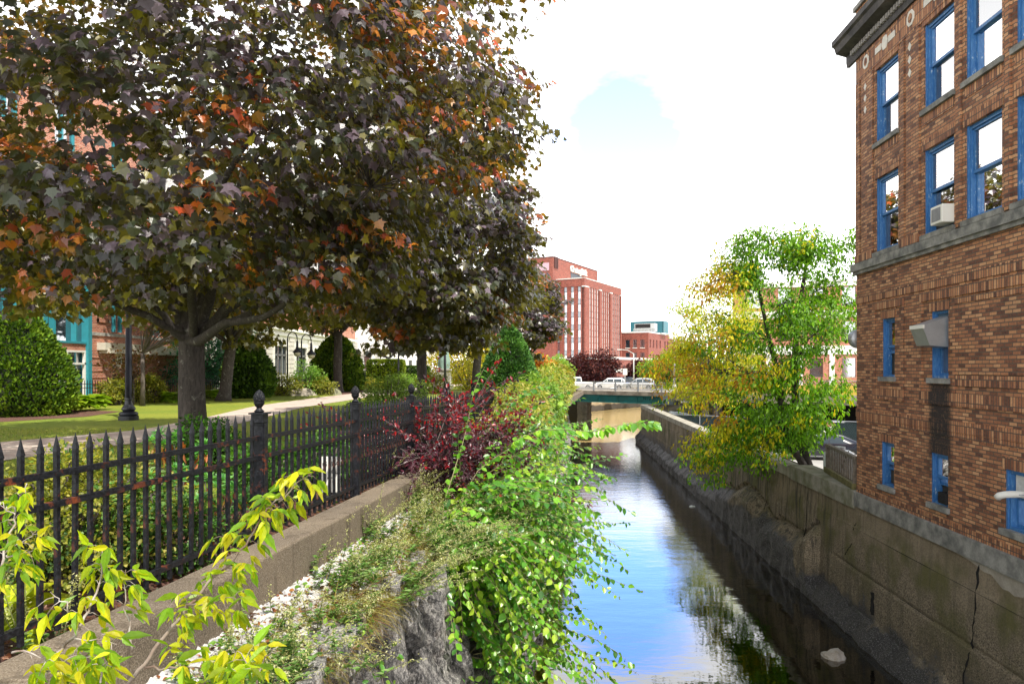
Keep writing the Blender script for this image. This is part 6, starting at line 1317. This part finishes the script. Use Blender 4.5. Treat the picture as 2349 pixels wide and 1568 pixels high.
knotweed('bright green knotweed thicket spilling over the stone wall towards the water', 321, (9.6, 13.4), 300, (1.3, 2.9), 1.15)
knotweed('dark green knotweed hanging down the wall face near the water', 322, (9.4, 12.5), 190, (.9, 2.0), 1.0, droop=.15)
knotweed('light yellow green knotweed behind the thicket, nearer the red shrub', 323, (12.8, 17.5), 170, (1.2, 2.8), 1.0, ytop=.2)
def long_branch():
    global rng
    rng = np.random.default_rng(330); pts = [W(1180, 1010, 9.6), W(1240, 985, 9.5), W(1300, 985, 9.4), W(1360, 990, 9.3), W(1420, 975, 9.2), W(1470, 968, 9.1), W(1505, 972, 9.0)]; b = pts[0].copy(); root = W(1150, 1060, 9.8); t = thing('knotweed_branch', 'long bright green leafy shoot reaching out over the canal towards the right wall', 'branch', root)
    allp = [root, root.lerp(pts[0], .5)]+pts; g = G(); g.tube([p-root for p in allp], [.006, .006, .006, .0055, .005, .0045, .004, .003, .002], 6); g.obj('stem', plain('knotweed stem', (.26, .22, .10), .6), t); P, D, N, S = [], [], [], []
    for a, c_ in zip(allp[1:-1], allp[2:]):
        for k in range(15): q = a.lerp(c_, rng.random()); sg = 1 if k % 2 else -1; P.append(tuple(q-root)); D.append((rng.normal(.5, .4), sg*.5+rng.normal(0, .3), -.45+sg*.35+rng.normal(0, .3))); N.append((rng.normal(0, .3), -.5, 1)); S.append(rng.uniform(.09, .135))
    scatter('foliage', LEAF_WAX, P, D, N, S, tpl_oval(.36, .18, .15), pick([(.24, .52, .04), (.16, .42, .05), (.36, .60, .05)], len(P), .15), t)
long_branch()
def creeper(label, seed, y0, y1, z0, z1, n, size):
    global rng
    rng = np.random.default_rng(seed); ym = (y0+y1)/2; b = np.array([Xs(ym)+(-2.3-z1)*.2, ym, z0]); t = thing('creeper', label, 'vine', tuple(b)); g = G(); P = []
    for k in range(max(3, n//40)):
        y = rng.uniform(y0, y1); pts = [np.array([Xs(y)+(-2.3-z)*.2+.09+rng.normal(0, .02), y+.25*math.sin(z*2+k), z]) for z in np.linspace(z0, z1, 10)]; g.tube([tuple(p-b) for p in pts], .006, 4)
        for _ in range(40): q = rng.random()*8.9; j = int(q); P.append(pts[j]+(pts[j+1]-pts[j])*(q-j)+rng.normal(0, .07, 3)+np.array([.05, 0, 0])-b)
    n = len(P); g.obj('stem', BARK, t); scatter('foliage', LEAF_WAX, np.array(P), np.stack([rng.normal(.4, .5, n), rng.normal(-.2, .5, n), rng.normal(-.5, .4, n)], 1), np.array([1, -.6, .5])+rng.normal(0, .3, (n, 3)), size*rng.uniform(.6, 1.2, n), tpl_oval(.32, .2, .2), pick([(.10, .30, .04), (.16, .38, .05), (.26, .44, .06)], n, .2), t)
creeper('green creeper hanging to the water on the stone wall at the bottom', 341, 6.6, 8.6, -6.0, -3.9, 380, .10)
creeper('small creeper on the rough stones left of the hanging one', 342, 5.4, 6.2, -3.6, -2.5, 90, .07)
creeper('leafy creeper low on the wall face under the knotweed', 343, 9.0, 13.0, -6.1, -4.0, 600, .12)

# ================================================================ YELLOW GREEN SAPLINGS IN THE FOREGROUND
LM = leafmat('box elder leaf', trans=.5, rough=.4, spec=.45)
SAPC = [(.52, .56, .012), (.40, .52, .012), (.26, .42, .012), (.62, .58, .02), (.18, .34, .015)]
def sapling(label, seed, root, branches, size, nleaf=1.0, bark=None):
    """branches: polylines of (picture x, picture y, metres away); compound leaves of three to five drooping leaflets"""
    global rng
    rng = np.random.default_rng(seed); random.seed(seed); root = Vector(root); t = thing('box_elder_sapling', label, 'sapling', root); g = G(); pet = g; P, D, N, S = [], [], [], []
    for bi, (br_, r0) in enumerate(branches):
        pts = [W(*p)-root for p in br_]
        dense = []
        for a, c_ in zip(pts[:-1], pts[1:]):
            for k in range(4): dense.append(a.lerp(c_, k/4)+Vector(rng.normal(0, .004, 3)))
        dense.append(pts[-1]); m_ = len(dense); g.tube(dense, [r0*(1-.75*i/(m_-1)) for i in range(m_)], 7)
        L_ = sum((b_-a).length for a, b_ in zip(dense[:-1], dense[1:])); nodes = max(2, int(L_/.075*nleaf))
        for k in range(nodes):
            q = (.22+.78*(k+.5)/nodes)*(m_-1.001) if bi or True else 0; j = int(q); p = dense[j].lerp(dense[j+1], q-j); tan = (dense[j+1]-dense[j]).normalized(); 
            for sg in (1, -1):
                if rng.random() < .12: continue
                sd_ = tan.cross(Vector((rng.normal(0, .3), -1, rng.normal(0, .3)))).normalized()*sg; d = (sd_*.8+tan*.45+Vector((0, rng.normal(0, .35), .15))).normalized(); pl__ = size*rng.uniform(.5, .85); e = p+d*pl__+Vector((0, 0, -.015)); pet.tube([p, p.lerp(e, .5)+Vector((0, 0, .008)), e], [.0016, .0012, .001], 4)
                m2 = int(rng.choice([3, 3, 5]))
                for i in range(m2):
                    if i == 0: dd = d*.6+Vector((0, 0, -.75)); pp = e; sz = 1.1
                    else: s2 = 1 if i % 2 else -1; pp = e if i < 3 else p.lerp(e, .6); dd = d*.35+d.cross(Vector((0, -1, 0)))*s2*.6+Vector((0, rng.normal(0, .2), -.6)); sz = .85
                    P.append(tuple(pp)); D.append(tuple(dd+Vector(rng.normal(0, .16, 3)))); N.append(tuple(Vector((sd_.x*.4, -.55, .75))+Vector(rng.normal(0, .35, 3)))); S.append(size*sz*rng.uniform(.75, 1.2))
    g.obj('stem', bark or plain('pale sapling bark', (.50, .46, .42), .7, var=.4, scale=20, c2=(.16, .10, .07)), t, smooth=True);
    V = np.array([(0, 0, 0), (.10, .12, .02), (.19, .32, .05), (.16, .50, .03), (.18, .58, .02), (.08, .82, -.06), (0, 1.12, -.22)]); V2 = V[:, :]*np.array([-1, 1, 1]); tp = (np.concatenate([V, V2]), [(0, 1, 2, 3, 4, 5, 6), (13, 12, 11, 10, 9, 8, 7)])
    scatter('foliage', LM, P, D, N, S, tp, pick(SAPC, len(P), .18), t)
zb = lambda x, y, d: (x*.2685, 1147+y*.2685, d)
sapling('box elder sapling with white stems and lemon green leaves at the lower left', 401, (-1.62, 2.25, -2.1),
   [([zb(640, 1567, 2.5), zb(700, 1400, 2.5), zb(770, 1250, 2.45)], .004), ([zb(360, 1500, 2.5), zb(480, 1330, 2.5), zb(670, 1100, 2.55), zb(780, 900, 2.6), zb(870, 640, 2.65), zb(885, 500, 2.65), zb(865, 390, 2.65)], .007), ([zb(670, 1100, 2.55), zb(560, 880, 2.5), zb(430, 780, 2.5)], .004),
    ([zb(1130, 1300, 2.7), zb(1080, 980, 2.7), zb(1060, 700, 2.7), zb(1075, 590, 2.7)], .004), ([zb(240, 1567, 2.4), zb(390, 1460, 2.4), zb(600, 1330, 2.4), zb(830, 1340, 2.4)], .004), ([zb(100, 1300, 2.35), zb(300, 1300, 2.35), zb(420, 1440, 2.35)], .004), ([zb(640, 1180, 2.5), zb(870, 1190, 2.5), zb(1000, 1230, 2.5)], .003), ([zb(860, 1560, 2.4), zb(880, 1400, 2.4), zb(890, 1300, 2.4)], .004)], .072, 1.3)
sapling('box elder sapling with a dark leaning stem and drooping leaves in front of the curb', 402, (-1.35, 2.55, -2.15),
   [([zb(1090, 1567, 2.9), zb(1230, 1400, 2.9), zb(1390, 1180, 2.95), zb(1560, 960, 3.0), zb(1690, 820, 3.05), zb(1880, 620, 3.1), zb(2100, 380, 3.1), zb(2240, 150, 3.1), zb(2330, 20, 3.1), (660, 1130, 3.1), (672, 1090, 3.1)], .009),
    ([zb(1250, 1420, 2.8), zb(1500, 1435, 2.75), zb(1740, 1430, 2.7), zb(1960, 1370, 2.7), zb(2240, 1260, 2.7)], .005), ([zb(1380, 1350, 2.8), zb(1500, 1290, 2.8), zb(1650, 1170, 2.8)], .004), ([zb(1600, 900, 3), zb(1800, 880, 2.95), zb(1980, 830, 2.9), zb(2060, 840, 2.9)], .004),
    ([zb(1880, 620, 3.1), zb(2060, 600, 3.0), zb(2180, 560, 3.0)], .004), ([zb(1990, 500, 3.1), zb(1950, 330, 3.15), zb(1900, 300, 3.15)], .003), ([zb(1450, 1000, 3.0), zb(1520, 930, 3.0), zb(1580, 870, 3.0)], .003), ([(640, 1150, 3.1), (690, 1100, 3.05), (715, 1085, 3.0)], .004), ([(640, 1160, 3.1), (610, 1180, 3.1), (590, 1150, 3.1)], .003), ([zb(1700, 1430, 2.7), zb(1740, 1520, 2.7), zb(1760, 1600, 2.7)], .003)], .074, 1.15, plain('brown sapling bark', (.14, .08, .05), .8, c2=(.3, .26, .22)))
sapling('bare white stemmed sapling branch crossing the first pickets at the left edge', 403, (-1.95, 2.5, -2.0),
   [([(-20, 1400, 2.7), (3, 1281, 2.7), (28, 1201, 2.75), (45, 1147, 2.8), (62, 1108, 2.8)], .006), ([(10, 1275, 2.7), (48, 1270, 2.7), (75, 1262, 2.7)], .004), ([(12, 1262, 2.7), (60, 1237, 2.7), (85, 1215, 2.7)], .003), ([(-10, 1308, 2.7), (20, 1310, 2.7), (40, 1300, 2.7)], .003), ([(35, 1180, 2.75), (12, 1165, 2.75), (-10, 1150, 2.75)], .003)], .068, .9)
sapling('maple like sprig with a white twig at the bottom beside the rubble', 404, (-1.0, 2.5, -2.1), [([(575, 1600, 2.6), (590, 1550, 2.6), (610, 1500, 2.6), (640, 1480, 2.6)], .005), ([(590, 1550, 2.6), (560, 1500, 2.6), (530, 1490, 2.6)], .003), ([(500, 1600, 2.5), (540, 1560, 2.5), (560, 1530, 2.5)], .003)], .085, .7)
